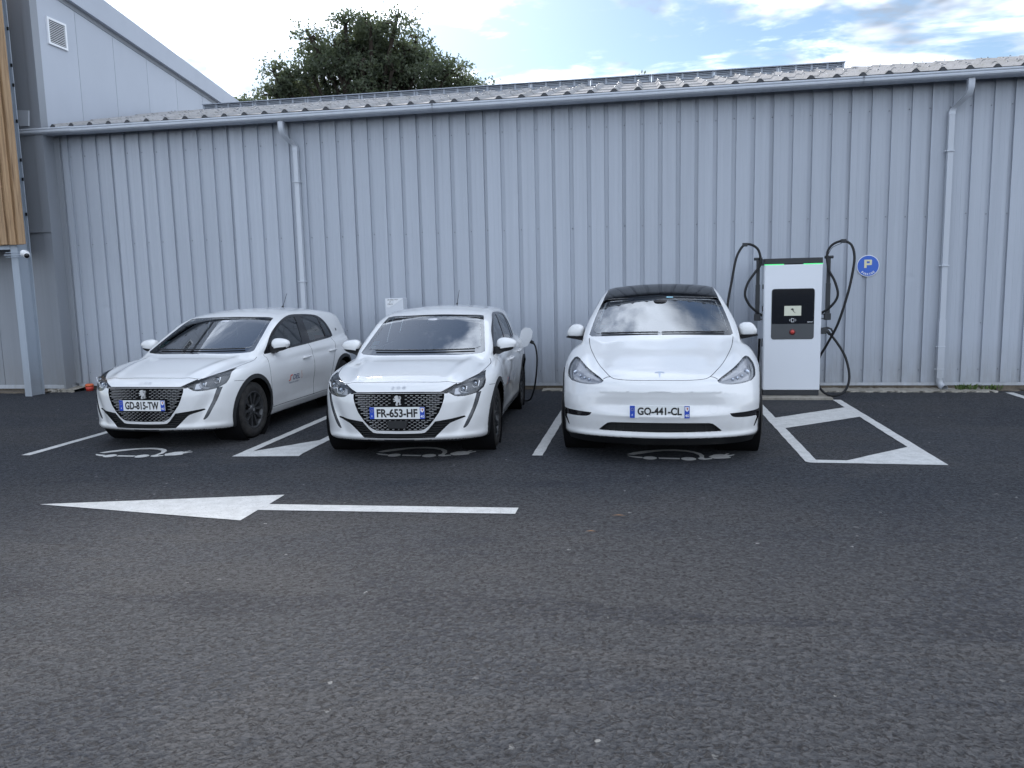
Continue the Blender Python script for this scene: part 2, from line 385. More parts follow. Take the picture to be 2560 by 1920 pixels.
flat('bay_marking', [[(-6.302, 6.862), (-6.205, 6.87), (-6.235, 11.3), (-6.330, 11.3)]], 'single white bay line painted left of the leftmost hatchback', group='bay markings')
flat('bay_marking', [[(4.873, 11.55), (4.80, 7.0), (4.90, 7.0), (4.978, 11.55)]], 'white bay line at the right edge, beyond the drainpipe', group='bay markings')
flat('direction_arrow', [[(-4.665, 5.209), (-2.829, 5.645), (-2.826, 5.377), (-.912, 5.453), (-.911, 5.301), (-2.837, 5.222), (-2.836, 4.962)]], 'large white arrow painted on the open asphalt, pointing left', jag=.003)
EV = [[(-.168, 7.31), (-.106, 7.401), (-.004, 7.471), (.1, 7.522), (.183, 7.542), (.287, 7.553), (.388, 7.525), (.466, 7.471), (.521, 7.393), (.544, 7.292), (.536, 7.209), (.545, 7.178), (.605, 7.20), (.607, 7.16), (.541, 7.12), (.494, 7.135), (.478, 7.178), (.502, 7.225), (.497, 7.321), (.453, 7.412), (.375, 7.465), (.284, 7.484), (.182, 7.477), (.099, 7.438), (-.004, 7.359), (-.105, 7.291)],
      [(-.166, 7.249), (-.134, 7.237), (-.022, 7.195), (-.022, 7.150), (-.063, 7.159), (-.123, 7.192)],
      [(.046 + .064 * math.cos(a), 7.163 + .066 * math.sin(a)) for a in np.linspace(0, 2 * math.pi, 20, endpoint=False)],
      [(.396 + .068 * math.cos(a), 7.150 + .070 * math.sin(a)) for a in np.linspace(0, 2 * math.pi, 20, endpoint=False)],
      [(.125, 7.186), (.317, 7.172), (.315, 7.127), (.129, 7.136)],
      [(.581, 7.257), (.637, 7.344), (.698, 7.367), (.731, 7.35), (.761, 7.404), (.785, 7.396), (.75, 7.342), (.783, 7.335), (.815, 7.361), (.825, 7.343), (.778, 7.289), (.761, 7.26), (.781, 7.244), (.771, 7.216), (.72, 7.186), (.632, 7.171), (.604, 7.199)]]
def ev(dx, dy, rot, label):
    cx, cy = .22, 7.155; c, s_ = math.cos(rot), math.sin(rot)
    flat('charging_symbol', [[(cx + (x - cx) * c - (y - cy) * s_ + dx, cy + (x - cx) * s_ + (y - cy) * c + dy) for x, y in p] for p in EV], label, group='electric car symbols', jag=.002)
ev(0, 0, 0, 'white electric car symbol with plug painted in front of the crossover')
ev(-2.45, -.035, R(2.5), 'white electric car symbol with plug painted in front of the middle hatchback')
ev(-5.36, -.255, R(3.5), 'white electric car symbol with plug painted in front of the leftmost hatchback')

# ------------------------------------------------------------------ long metal shed
YW = 11.9; XL, XR = -9.62, 10.14; PER = 0.26
shed = tag(empty('metal_shed', (0, YW, 0)), 'long low shed clad in grey ribbed metal sheets behind the cars', 'building'); shed.location = (0, 0, 0)
def sheet_mesh(n=4):
    xs = [-.012, -.012, 0.0]; ys = [YW - .030, YW - .038, YW - .037]
    def P(x, y): xs.append(x); ys.append(y)
    for k in range(n):
        x = k * PER; f = YW - .030; gr = YW
        for sx in (.075, .135):
            P(x + sx - .008, f); P(x + sx - .004, f + .0012); P(x + sx + .004, f + .0012); P(x + sx + .008, f)
        P(x + .194, f); P(x + .198, gr); P(x + .252, gr); P(x + .256, f)
    xs[-1] = n * PER - .006
    m = len(xs); z0, z1 = .105, 4.34
    me = bpy.data.meshes.new('sheet'); me.from_pydata([(x, y, z0) for x, y in zip(xs, ys)] + [(x, y, z1) for x, y in zip(xs, ys)], [], [(k, k + 1, m + k + 1, m + k) for k in range(m - 1)])
    me.materials.append(MC); return me
sm = sheet_mesh(); nsh = int(round((XR - XL) / (4 * PER)))
for k in range(nsh):
    o = obj('cladding_sheet', sm, None, shed, (XL + k * 4 * PER, -.0015 * (k % 2), 0))
scr = MB()
for k in range(nsh * 4):
    x = XL + k * PER + .228
    for zz in (.29, 2.45 + rnd.uniform(-.01, .01), 3.9) + ((.95,) if -8.6 < x < -7.9 or k % 9 == 0 else ()):
        scr.lathe([(0, YW - .009), (.008, YW - .008), (.009, YW - .001)], 6, 'y', (x + rnd.uniform(-.004, .004), 0, zz + rnd.uniform(-.008, .008)))
scr.build('fixing_screws', MSCREW, shed)['kind'] = 'stuff'
q = MB(); q.box((XL - .02, YW + .004, -.2), (XR + .1, YW + .10, 4.3)); q.build('backing_wall', MDARK, shed)
q = MB(); q.box((XL, YW - .028, .062), (XR, YW + .003, .104)); q.build('base_flashing', MG, shed)
q = MB(); q.box((XL - .1, YW - .012, -.1), (XR, YW + .0035, .061)); q.build('footing', MEARTH, shed)
GO, GZ = .15, -.033
prof = [(a - GO, b + GZ) for a, b in [(YW - .03, 4.30), (YW - .03, 4.238), (YW - .150, 4.236), (YW - .185, 4.246), (YW - .206, 4.266), (YW - .208, 4.285), (YW - .196, 4.300), (YW - .206, 4.312), (YW - .206, 4.326), (YW - .196, 4.335), (YW - .185, 4.330), (YW - .185, 4.300), (YW - .06, 4.30)]]
for x0, x1 in ((-10.06, -9.10), (-9.10, -3.1), (-3.1, 2.9), (2.9, 10.2)):
    q = MB(); dz = .006 if x1 < -9 else 0; q.prism([(a - (.004 if x1 < -9 else 0), b + dz) for a, b in prof], x0, x1 + (.02 if x1 < 9 else 0), 'yz'); q.build('gutter_length', MG, shed)
# downpipes
def downpipe(xt, xb, zb, label):
    r = .045; pts = spline([(xt, YW - .27, 4.20), (xt, YW - .265, 4.08), (xt + (xb - xt) * .15, YW - .21, 3.98), (xb - (xb - xt) * .12, YW - .085, 3.86), (xb, YW - .085, 3.78)], 6)
    t = MB()
    def sq(pts, w, d):
        vs = []
        for p in pts: vs += [(p.x - w, p.y - d, p.z), (p.x + w, p.y - d, p.z), (p.x + w, p.y + d, p.z), (p.x - w, p.y + d, p.z)]
        fs = [];
        for i in range(len(pts) - 1):
            for k in range(4): fs.append((i * 4 + k, i * 4 + (k + 1) % 4, i * 4 + 4 + (k + 1) % 4, i * 4 + 4 + k))
        fs += [(0, 1, 2, 3), tuple(len(vs) - 4 + k for k in range(4))]; t.add(vs, fs)
    sq(pts, .040, .036); sq([Vector((xb, YW - .085, 3.79)), Vector((xb, YW - .085, .98))], .036, .034); sq([Vector((xb, YW - .088, 1.0)), Vector((xb, YW - .088, .175))], .044, .040)
    p = t.build('downpipe', MG, shed)
    s = MB(); pts2 = spline([(xb, YW - .088, .18), (xb + .005, YW - .09, .11), (xb + .03, YW - .13, .055), (xb + .05, YW - .18, .035)], 5); s.tube(pts2, [.045] * (len(pts2) - 1) + [.05], 12, cap=False); s.build('pipe_shoe', MG, p)
    for zz in (3.3, 1.75, .62, .30):
        c = MB(); c.cbox((xb - .050, YW - .131, zz - .009), (xb + .050, YW - .031, zz + .009), .003); c.lathe([(0, YW - .12), (.011, YW - .118), (.011, YW - .10)], 8, 'y', (xb - .065, 0, zz)); c.build('pipe_clip', MG, p)
downpipe(-5.515, -5.385, .05, ''); downpipe(4.272, 4.116, .05, '')
# roof: ribbed sheets up to the ridge and down behind
RY, RZ = 11.555, 4.312; RP = (5.185 - RZ) / (14.9 - RY); roof_top = empty('roof', parent=shed) if False else None
def roof_sheet():
    RB = .3325; xs = []; hs = []
    for k in range(3):
        x = k * RB; xs += [x, x + .11, x + .15, x + .182, x + .222]; hs += [0, 0, .042, .042, 0]
    xs.append(3 * RB + .0); hs.append(0); m = len(xs); V = []; F = []
    rows = [(RY + .003, 0), (12.5, 0), (12.5, .012), (13.75, .012), (13.75, .024), (14.9, .024)]
    for y, dz in rows: V += [(x, y, RZ + (y - RY) * RP + h_ + dz) for x, h_ in zip(xs, hs)]
    for i in range(len(rows) - 1): F += [(i * m + k, i * m + k + 1, (i + 1) * m + k + 1, (i + 1) * m + k) for k in range(m - 1)]
    o = len(V); V += [(x, 14.9, RZ + (14.9 - RY) * RP + h_ + .024) for x, h_ in zip(xs, hs)] + [(x, 19.5, 4.1 + h_) for x, h_ in zip(xs, hs)]
    F += [(o + k, o + k + 1, o + m + k + 1, o + m + k) for k in range(m - 1)]
    # closed rib ends at the eaves
    me = bpy.data.meshes.new('roof_sheet'); me.from_pydata(V, [], F); me.materials.append(MR); return me
rsm = roof_sheet(); x = -9.62
while x < 10:
    obj('roof_sheet', rsm, None, shed, (x + .05, 0, rnd.uniform(-.003, .003))); x += .9975
ce = MB(); xx = -9.57
while xx < 10:
    ce.prism([(xx + .118, RZ - .005), (xx + .214, RZ - .005), (xx + .180, RZ + .039), (xx + .152, RZ + .039)], RY - .004, RY + .001, 'xz'); xx += .3325
ce.build('eaves_closures', mat('grey foam closure', (0.085, 0.088, 0.095), 0.9, 0, 0.1), shed)['kind'] = 'stuff'
rs = MB()
xx = -9.57
while xx < 10:
    for yy in (12.1, 12.62, 13.3, 13.9, 14.5): rs.lathe([(0, .012), (.012, .008), (.016, 0)], 6, 'z', (xx + .166, yy + rnd.uniform(-.05, .05), RZ + (yy - RY) * RP + .045 + .012 * (yy > 12.5) + .012 * (yy > 13.75)))
    xx += .3325
rs.build('roof_screws', MSCREW, shed)['kind'] = 'stuff'
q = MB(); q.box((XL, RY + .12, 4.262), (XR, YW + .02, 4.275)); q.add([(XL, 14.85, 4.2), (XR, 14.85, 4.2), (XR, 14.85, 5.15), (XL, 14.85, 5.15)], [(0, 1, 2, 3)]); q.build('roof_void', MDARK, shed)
# louvred ridge pieces
MRV = m_clad('ridge vent sheet', (0.34, 0.375, 0.43), (0.27, 0.30, 0.35), 0.5)
rv = MB(); L_ = 1.10
rv.box((0, 14.84, 5.20), (L_ - .012, 14.86, 5.222)); rv.box((0, 14.80, 5.310), (L_ - .004, 14.92, 5.325))
for zz in (5.226, 5.254, 5.282): rv.box((.0, 14.835, zz), (L_ - .012, 14.85, zz + .013))
for k in range(5): rv.box((k * (L_ - .05) / 4, 14.83, 5.20), (k * (L_ - .05) / 4 + .035, 14.855, 5.31))
rv.box((0, 14.87, 5.18), (L_ - .012, 14.89, 5.31)); rvm = rv.mesh('ridge_vent'); rvm.materials.append(MRV)
x = 3.43 - L_
while x > -9.6: obj('ridge_vent', rvm, None, shed, (x, 0, 0)); x -= L_

# ------------------------------------------------------------------ tall panelled building on the left
XB, YB = -9.65, 11.60
bld = tag(empty('panel_building'), 'tall smooth grey panelled building with sloping roof edge behind the shed, at left', 'building')
lo_ = lambda y: 6.526 - .1367 * (y - 12.316); up_ = lambda y: 6.857 - .156 * (y - 13.303)
ys = [YB, 12.62, 13.58, 14.56, 15.53, 16.5, 17.5, 18.5, 19.5, 20.5, 22, 24, 26]
for a, b_ in zip(ys, ys[1:]):
    q = MB(); q.prism([(a + .004, 0.0), (b_ - .004, 0.0), (b_ - .004, lo_(b_) + .2), (a + .004, lo_(a) + .2)], XB, XB - .06, 'yz'); q.build('side_panel', MB_, bld)
q = MB(); q.prism([(YB + .01, 0), (26, 0), (26, lo_(26) + .2), (YB + .01, lo_(YB) + .2)], XB - .012, XB - .05, 'yz'); q.build('panel_backing', MDARK, bld)
q = MB(); q.prism([(YB - .05, lo_(YB - .05) + .05), (26, lo_(26) + .05), (26, up_(26)), (YB - .05, up_(YB - .05))], XB + .09, XB - .3, 'yz'); q.build('verge_flashing', MB_, bld)
q = MB(); q.prism([(YB - .02, lo_(YB) - .03), (26, lo_(26) - .03), (26, lo_(26) + .06), (YB - .02, lo_(YB) + .06)], XB + .012, XB - .1, 'yz'); q.build('verge_soffit_shade', MBF, bld)  # dark strip below the verge, soffit with its shadow line put into the colour
q = MB(); q.add([(XB - .3, YB - .05, up_(YB - .05) - .01), (XB - .3, 26, up_(26) - .01), (-26, 26, up_(26) - .01), (-26, YB - .05, up_(YB - .05) - .01)], [(0, 1, 2, 3)]); q.build('roof', MR, bld)
q = MB(); q.box((XB - .14, YB - .015, 0), (XB + .012, YB + .14, 7.05)); q.build('corner_flashing', MB_ if False else MBF, bld)
xs_ = [XB - .14 - k * 1.02 for k in range(12)]
for a, b_ in zip(xs_, xs_[1:]):
    for z0, z1 in ((.11, 2.66), (2.70, 7.05)):
        q = MB(); q.box((b_ + .004, YB, z0), (a - .004, YB + .05, z1)); q.build('front_panel', MBF, bld)
q = MB(); q.box((-22, YB + .02, .02), (XB - .1, YB + .3, 7.04)); q.build('front_backing', MDARK, bld)
q = MB(); q.box((-22, YB - .03, 2.655), (XB + .02, YB + .02, 2.705)); q.build('band_flashing', MBF, bld)
q = MB(); q.box((-22, YB - .02, .055), (XB - .02, YB + .01, .115)); q.build('base_flashing', MG, bld)
q = MB(); q.box((-22, YB - .005, -.1), (XB - .05, YB + .02, .054)); q.build('footing', MEARTH, bld)
q = MB(); q.box((XB + .002, YW - .075, .11), (-9.53, YW - .060, 4.22)); q.box((XB + .0125, YB - .012, .11), (XB + .018, YW - .04, 4.22)); q.build('corner_panel', MBF, bld)
# louvre grille high on the side wall
vent = MB(); y0, y1, z0, z1 = 11.925, 12.36, 5.72, 6.15; X = XB
for a, b_, c, d in ((y0, y1, z0, z0 + .035), (y0, y1, z1 - .035, z1), (y0, y0 + .035, z0 + .035, z1 - .035), (y1 - .035, y1, z0 + .035, z1 - .035)): vent.box((X, a, c), (X + .03, b_, d))
vw = mat('white vent frame', (0.78, 0.80, 0.83), 0.45); v_o = vent.build('wall_vent', vw, bld)
q = MB(); q.box((X, y0 + .03, z0 + .03), (X + .004, y1 - .03, z1 - .03)); q.build('vent_recess', MDARK, v_o)
for k in range(12):
    zz = z0 + .048 + k * .0285; q = MB(); q.add([(X + .024, y0 + .035, zz), (X + .024, y1 - .035, zz), (X + .008, y1 - .035, zz + .020), (X + .008, y0 + .035, zz + .020), (X + .026, y0 + .035, zz + .006), (X + .026, y1 - .035, zz + .006)], [(0, 1, 2, 3), (0, 1, 5, 4), (4, 5, 2, 3)]); q.build('louvre', vw, v_o)
# folded pale flashing at the gutter end
q = MB(); q.add([(-10.06, YB - .02, 4.62), (-9.84, YB - .02, 4.60), (-9.87, YB - .02, 4.36), (-10.03, YB - .02, 4.36), (-9.78, YB + .1, 4.60), (-9.80, YB + .1, 4.36), (-10.06, YB - .012, 4.62), (-10.03, YB - .012, 4.36)], [(0, 1, 2, 3), (1, 4, 5, 2)]); q.build('end_flashing', mat('pale folded sheet', (0.42, 0.45, 0.50), 0.45), bld)

# ------------------------------------------------------------------ timber screen on galvanised steel
scrn = tag(empty('timber_screen'), 'vertical larch board screen hung high on galvanised steel columns at the left edge', 'timber screen')
X1 = -9.60; x = X1; k = 0
while x > -14.5:
    w = .105 + rnd.uniform(-.004, .004); back = k % 2 == 1
    q = MB(); y = 10.955 + (.035 if back else 0); q.cbox((x - w - (.05 if back else 0), y, 2.43 + rnd.uniform(-.006, .006)), (x + (.012 if back else 0), y + .028, 7.1), .003); q.build('board', MW, scrn)
    x -= (w - .02) if not back else w * .75; k += 1
for zz in (2.36, 4.0, 5.6): 
    q = MB(); q.box((-14.5, 11.03, zz), (-9.94, 11.09, zz + .085)); q.build('rail', MGALV, scrn)
def column(x, label_part=None):
    q = MB(); q.cbox((x, 11.03, 0), (x + .125, 11.043, 7.0), .002); q.box((x + .058, 11.043, 0), (x + .067, 11.30, 7.0)); q.cbox((x, 11.30, 0), (x + .125, 11.313, 7.0), .002); o = q.build('steel_column', MGALV, scrn)
    for zz in (2.9, 3.45, 3.75, 4.35, 4.9, 5.2, 5.75):
        b_ = MB(); b_.cbox((x + .105, 11.285, zz), (x + .135, 11.2995, zz + .05), .002); b_.build('bracket', MDARK, o)
column(-9.935); column(-13.2)
# ------------------------------------------------------------------ car body surfaces
def pchip(xs, ys):
    xs = np.array(xs, float); ys = np.array(ys, float); h = np.diff(xs); d = np.diff(ys) / h
    m = np.zeros(len(xs)); m[0], m[-1] = d[0], d[-1]
    for i in range(1, len(xs) - 1):
        if d[i - 1] * d[i] > 0:
            w1, w2 = 2 * h[i] + h[i - 1], h[i] + 2 * h[i - 1]
            m[i] = (w1 + w2) / (w1 / d[i - 1] + w2 / d[i])
    def f(x):
        x = np.clip(x, xs[0], xs[-1]); i = np.clip(np.searchsorted(xs, x) - 1, 0, len(h) - 1)
        t = (x - xs[i]) / h[i]; t2 = t * t; t3 = t2 * t
        return (2 * t3 - 3 * t2 + 1) * ys[i] + (t3 - 2 * t2 + t) * h[i] * m[i] + (-2 * t3 + 3 * t2) * ys[i + 1] + (t3 - t2) * h[i] * m[i + 1]
    return f
def smax(a, b, k):
    h = np.maximum(k - np.abs(a - b), 0) / k
    return np.maximum(a, b) + h * h * k * 0.25
def smin(a, b, k): return -smax(-a, -b, k)
def gauss(a, b, ca, cb, sa, sb): return np.exp(-((a - ca) / sa) ** 2 - ((b - cb) / sb) ** 2)

class Shell:
    """half of a car body (x >= 0): surface nets of an implicit function, then cut into panels"""
    def __init__(s, F, ymax, xmax, zmin, zmax, h=0.016, y0=-0.06):
        s.F = F
        nx, ny, nz = int(xmax / h) + 2, int((ymax - y0) / h) + 3, int((zmax - zmin) / h) + 3
        gx = (np.arange(nx) - 0.5) * h; gy = y0 + np.arange(ny) * h; gz = zmin + np.arange(nz) * h
        X, Y, Z = np.meshgrid(gx, gy, gz, indexing='ij')
        D = F(np.abs(X), Y, Z)
        I = D < 0
        cnt = np.zeros((nx - 1, ny - 1, nz - 1)); acc = np.zeros((nx - 1, ny - 1, nz - 1, 3))
        G = np.stack([X, Y, Z], -1)
        for ax in range(3):
            for o1 in (0, 1):
                for o2 in (0, 1):
                    a = [None] * 3; b = [None] * 3; oth = [k for k in range(3) if k != ax]
                    a[ax] = slice(0, -1); b[ax] = slice(1, None)
                    n = D.shape
                    for k, o in zip(oth, (o1, o2)):
                        a[k] = b[k] = slice(o, n[k] - 1 + o)
                    a, b = tuple(a), tuple(b)
                    cr = I[a] != I[b]
                    t = np.where(cr, D[a] / np.where(cr, D[a] - D[b], 1), 0)
                    acc += np.where(cr[..., None], G[a] + (G[b] - G[a]) * t[..., None], 0); cnt += cr
        act = cnt > 0
        idx = -np.ones(act.shape, int); idx[act] = np.arange(act.sum())
        V = acc[act] / cnt[act][:, None]
        ii = np.nonzero(act)[0]
        faces = []
        for ax in range(3):
            a = [slice(None)] * 3; b = [slice(None)] * 3; a[ax] = slice(0, -1); b[ax] = slice(1, None)
            e = I[tuple(a)] != I[tuple(b)]
            pos = np.argwhere(e); inside_first = I[tuple(a)][e]
            o = [k for k in range(3) if k != ax]
            ok = np.all([(pos[:, k] >= 1) & (pos[:, k] <= D.shape[k] - 2) for k in o], axis=0)
            pos, fi = pos[ok], inside_first[ok]
            def c(d1, d2):
                q = pos.copy(); q[:, o[0]] -= d1; q[:, o[1]] -= d2
                return idx[q[:, 0], q[:, 1], q[:, 2]]
            quad = np.stack([c(1, 1), c(0, 1), c(0, 0), c(1, 0)], 1)
            if ax == 1: quad = quad[:, ::-1]
            quad[~fi] = quad[~fi][:, ::-1]
            faces.append(quad[(quad >= 0).all(1)])
        faces = np.concatenate(faces)
        cen = ii == 0
        for _ in range(4):
            V[cen, 0] = 0
            f = s.ev(V); g = s.grad(V); st = f / np.maximum((g * g).sum(1), 1e-4)
            st = np.clip(st, -h, h); V = V - g * st[:, None] * 0.9
        V[cen, 0] = 0
        g = s.grad(V); g[cen, 0] = 0
        N = g / np.linalg.norm(g, axis=1)[:, None]
        s.V = [tuple(v) for v in V]; s.N = [tuple(n) for n in N]
        s.faces = faces.tolist(); s.tags = ['body'] * len(s.faces)
        Q = V[faces]; s.C = Q.mean(1); s.lo = Q.min(1); s.hi = Q.max(1); s.Nf = N[faces].mean(1)
    def ev(s, P): return s.F(np.abs(P[:, 0]), P[:, 1], P[:, 2])
    def grad(s, P, e=0.002):
        g = np.zeros_like(P)
        for k in range(3):
            d = np.zeros(3); d[k] = e; g[:, k] = (s.ev(P + d) - s.ev(P - d)) / (2 * e)
        return g
    def retag(s, test, new, src=('body',)):
        m = test(s.C, s.Nf)
        for i in np.nonzero(m)[0]:
            if s.tags[i] in src: s.tags[i] = new
    AX = {'front': (0, 2), 'side': (1, 2), 'top': (0, 1)}
    def cut(s, proj, polys, new, filt=None, src=('body',)):
        """cut convex polygons (2D, in the projection plane) out of the faces tagged src"""
        a0, a1 = s.AX[proj]
        lo = s.lo[:, [a0, a1]]; hi = s.hi[:, [a0, a1]]
        fm = np.array([t in src for t in s.tags])
        if filt is not None: fm &= filt(s.C, s.Nf)
        P = []
        for p in polys:
            p = [tuple(q) for q in p]
            ar = sum(p[i][0] * p[(i + 1) % len(p)][1] - p[(i + 1) % len(p)][0] * p[i][1] for i in range(len(p)))
            if abs(ar) < 1e-9: continue
            P.append(p if ar > 0 else p[::-1])
        blo = np.array([np.min(p, 0) for p in P]); bhi = np.array([np.max(p, 0) for p in P])
        glo, ghi = blo.min(0), bhi.max(0)
        cand = np.nonzero(fm & (lo < ghi).all(1) & (hi > glo).all(1))[0]
        cache = {}; dead = set(); newf = []; newt = []
        for fi in cand:
            hit = np.nonzero((blo < hi[fi]).all(1) & (bhi > lo[fi]).all(1))[0]
            if not len(hit): continue
            outs = [s.faces[fi]]; ins = []
            for pi in hit:
                p = P[pi]; nxt = []
                for poly in outs:
                    cur = poly; rem = []
                    for k in range(len(p)):
                        (ax, ay), (bx, by) = p[k], p[(k + 1) % len(p)]
                        ex, ey = bx - ax, by - ay; ln = math.hypot(ex, ey)
                        if ln < 1e-9: continue
                        d = [((s.V[i][a1] - ay) * ex - (s.V[i][a0] - ax) * ey) / ln for i in cur]
                        if min(d) > -1e-6: continue
                        if max(d) < 1e-6: rem.append(cur); cur = None; break
                        ip, op = [], []
                        m = len(cur)
                        for j in range(m):
                            i0, i1 = cur[j], cur[(j + 1) % m]; d0, d1 = d[j], d[(j + 1) % m]
                            if d0 > -1e-6: ip.append(i0)
                            if d0 < 1e-6: op.append(i0)
                            if (d0 > 1e-6 and d1 < -1e-6) or (d0 < -1e-6 and d1 > 1e-6):
                                key = (min(i0, i1), max(i0, i1), pi, k)
                                if key not in cache:
                                    t = d0 / (d0 - d1); A, B = s.V[i0], s.V[i1]; NA, NB_ = s.N[i0], s.N[i1]
                                    s.V.append(tuple(A[q] + (B[q] - A[q]) * t for q in range(3)))
                                    s.N.append(tuple(NA[q] + (NB_[q] - NA[q]) * t for q in range(3)))
                                    cache[key] = len(s.V) - 1
                                ip.append(cache[key]); op.append(cache[key])
                        if len(op) > 2: rem.append(op)
                        cur = ip if len(ip) > 2 else None
                        if cur is None: break
                    if cur is None: nxt.append(poly)
                    else: ins.append(cur); nxt += rem
                outs = nxt
                if not outs: break
            if ins:
                dead.add(fi)
                for q in ins: newf.append(q); newt.append(new)
                for q in outs: newf.append(q); newt.append(s.tags[fi])
        if not newf: return
        s.faces = [f for i, f in enumerate(s.faces) if i not in dead] + newf
        s.tags = [t for i, t in enumerate(s.tags) if i not in dead] + newt
        keep = np.ones(len(s.C), bool); keep[list(dead)] = False
        L = [np.array([s.V[i] for i in f]) for f in newf]; LN = [np.array([s.N[i] for i in f]).mean(0) for f in newf]
        s.C = np.concatenate([s.C[keep], [q.mean(0) for q in L]]); s.lo = np.concatenate([s.lo[keep], [q.min(0) for q in L]])
        s.hi = np.concatenate([s.hi[keep], [q.max(0) for q in L]]); s.Nf = np.concatenate([s.Nf[keep], LN])
    def cutpoly(s, proj, poly, new, filt=None, src=('body',)):
        tris = tessellate_polygon([[Vector((a, b, 0)) for a, b in poly]])
        s.cut(proj, [[poly[i] for i in t] for t in tris], new, filt, src)
    def seam(s, proj, line, w=0.005, new='seam', filt=None, src=('body',), closed=False):
        """narrow panel gap along a polyline"""
        L = [Vector(p) for p in line]; n = len(L); q = []
        off = []
        for i in range(n):
            if closed: t = (L[(i + 1) % n] - L[i - 1]).normalized()
            else: t = (L[min(i + 1, n - 1)] - L[max(i - 1, 0)]).normalized()
            off.append(Vector((-t.y, t.x)) * w / 2)
        for i in range(n if closed else n - 1):
            j = (i + 1) % n
            q.append([L[i] + off[i], L[j] + off[j], L[j] - off[j], L[i] - off[i]])
        s.cut(proj, q, new, filt, src)
    def part(s, name, tags, m, parent, side='both', push=0.0, vec=(0, 0, 0), rim=None, rim_m=None, test=None):
        """mesh object from faces with these tags. side: both (mirrored, one mesh), r (+x), l (-x)"""
        fs = [f for f, t, c in zip(s.faces, s.tags, s.C) if t in tags and (test is None or test(c))]
        if not fs: print('EMPTY PART', name, tags); return None
        used = sorted({i for f in fs for i in f}); re = {v: k for k, v in enumerate(used)}
        V = np.array([s.V[i] for i in used]); N = np.array([s.N[i] for i in used]); N /= np.linalg.norm(N, axis=1)[:, None]
        F = [[re[i] for i in f] for f in fs]; base = V.copy()
        V = V + N * push + np.array(vec)
        mi = [0] * len(F)
        if rim:
            from collections import Counter
            ec = Counter(); 
            for f in F:
                for k in range(len(f)): ec[(min(f[k], f[k - 1]), max(f[k], f[k - 1]))] += 1
            be = [e for e, c in ec.items() if c == 1 and not (abs(base[e[0]][0]) < 1e-5 and abs(base[e[1]][0]) < 1e-5)]
            n0 = len(V); ids = {}
            ev, en = [], []
            for e in be:
                for i in e:
                    if i not in ids: ids[i] = n0 + len(ev); ev.append(base[i]); en.append(N[i])
            if ev:
                V = np.concatenate([V, np.array(ev)]); N = np.concatenate([N, np.array(en)])
                for a, b in be: F.append([a, b, ids[b], ids[a]]); mi.append(1 if rim_m else 0)
        me = s._mesh(name, V, N, F, side)
        if rim_m: 
            me.materials.append(m); me.materials.append(rim_m)
            me.polygons.foreach_set('material_index', mi * (2 if side == 'both' else 1))
        return obj(name, me, m, parent)
    @staticmethod
    def _mesh(name, V, N, F, side):
        M = np.array([-1, 1, 1])
        if side == 'l': V, N, F = V * M, N * M, [f[::-1] for f in F]
        elif side == 'both':
            n = len(V); F = F + [[i + n for i in f[::-1]] for f in F]; V = np.concatenate([V, V * M]); N = np.concatenate([N, N * M])
        me = bpy.data.meshes.new(name); me.from_pydata(V.tolist(), [], F)
        me.polygons.foreach_set('use_smooth', [True] * len(me.polygons))
        me.normals_split_custom_set_from_vertices(N.tolist())
        return me
    # points on the surface
    def hit(s, proj, a, b, lo=-0.4, hi=1.6):
        """coordinate along the projection axis where the surface is met, coming from outside"""
        a = np.atleast_1d(np.array(a, float)); b = np.atleast_1d(np.array(b, float)); n = len(a)
        if proj == 'front': rng_ = (lo, hi); mk = lambda t: (np.abs(a), t, b)
        elif proj == 'side': rng_ = (1.3, 0.0); mk = lambda t: (t, a, b)
        else: rng_ = (2.2, 0.3); mk = lambda t: (np.abs(a), b, t)
        K = 48; ts = np.linspace(rng_[0], rng_[1], K); A_, B_ = a, b
        a = np.tile(A_, K); b = np.tile(B_, K); val = s.F(*mk(np.repeat(ts, n))).reshape(K, n); a, b = A_, B_
        ins = val < 0; k = np.argmax(ins, 0); k = np.maximum(k, 1)
        t0, t1 = ts[k - 1], ts[k]
        for _ in range(14):
            tm = (t0 + t1) / 2; v = s.F(*mk(tm)); t0 = np.where(v < 0, t0, tm); t1 = np.where(v < 0, tm, t1)
        return (t0 + t1) / 2
    def pt(s, proj, a, b, off=0.0):
        t = s.hit(proj, a, b); a = np.atleast_1d(np.array(a, float)); b = np.atleast_1d(np.array(b, float))
        P = {'front': np.stack([a, t, b], 1), 'side': np.stack([t, a, b], 1), 'top': np.stack([a, b, t], 1)}[proj]
        if off:
            g = s.grad(np.abs(P) * np.array([1, 1, 1]) if False else P); g /= np.linalg.norm(g, axis=1)[:, None]; P = P + g * off
        return P
    def decal(s, name, me, proj, origin, m, parent, off=0.002, mirror=False, sgn=1):
        """lay a flat mesh (x,z plane) onto the body surface"""
        co = np.array([v.co[:] for v in me.vertices]); a = co[:, 0] * sgn + origin[0]; b = co[:, 2] + origin[1]
        P = s.pt(proj, a, b, off)
        if mirror: P[:, 0] *= -1
        for v, p in zip(me.vertices, P): v.co = p
        me.update()
        return obj(name, me, m, parent)
def half_line(pts, n=6): return [(p.x, p.y) for p in spline([(a, b, 0) for a, b in pts], n)]

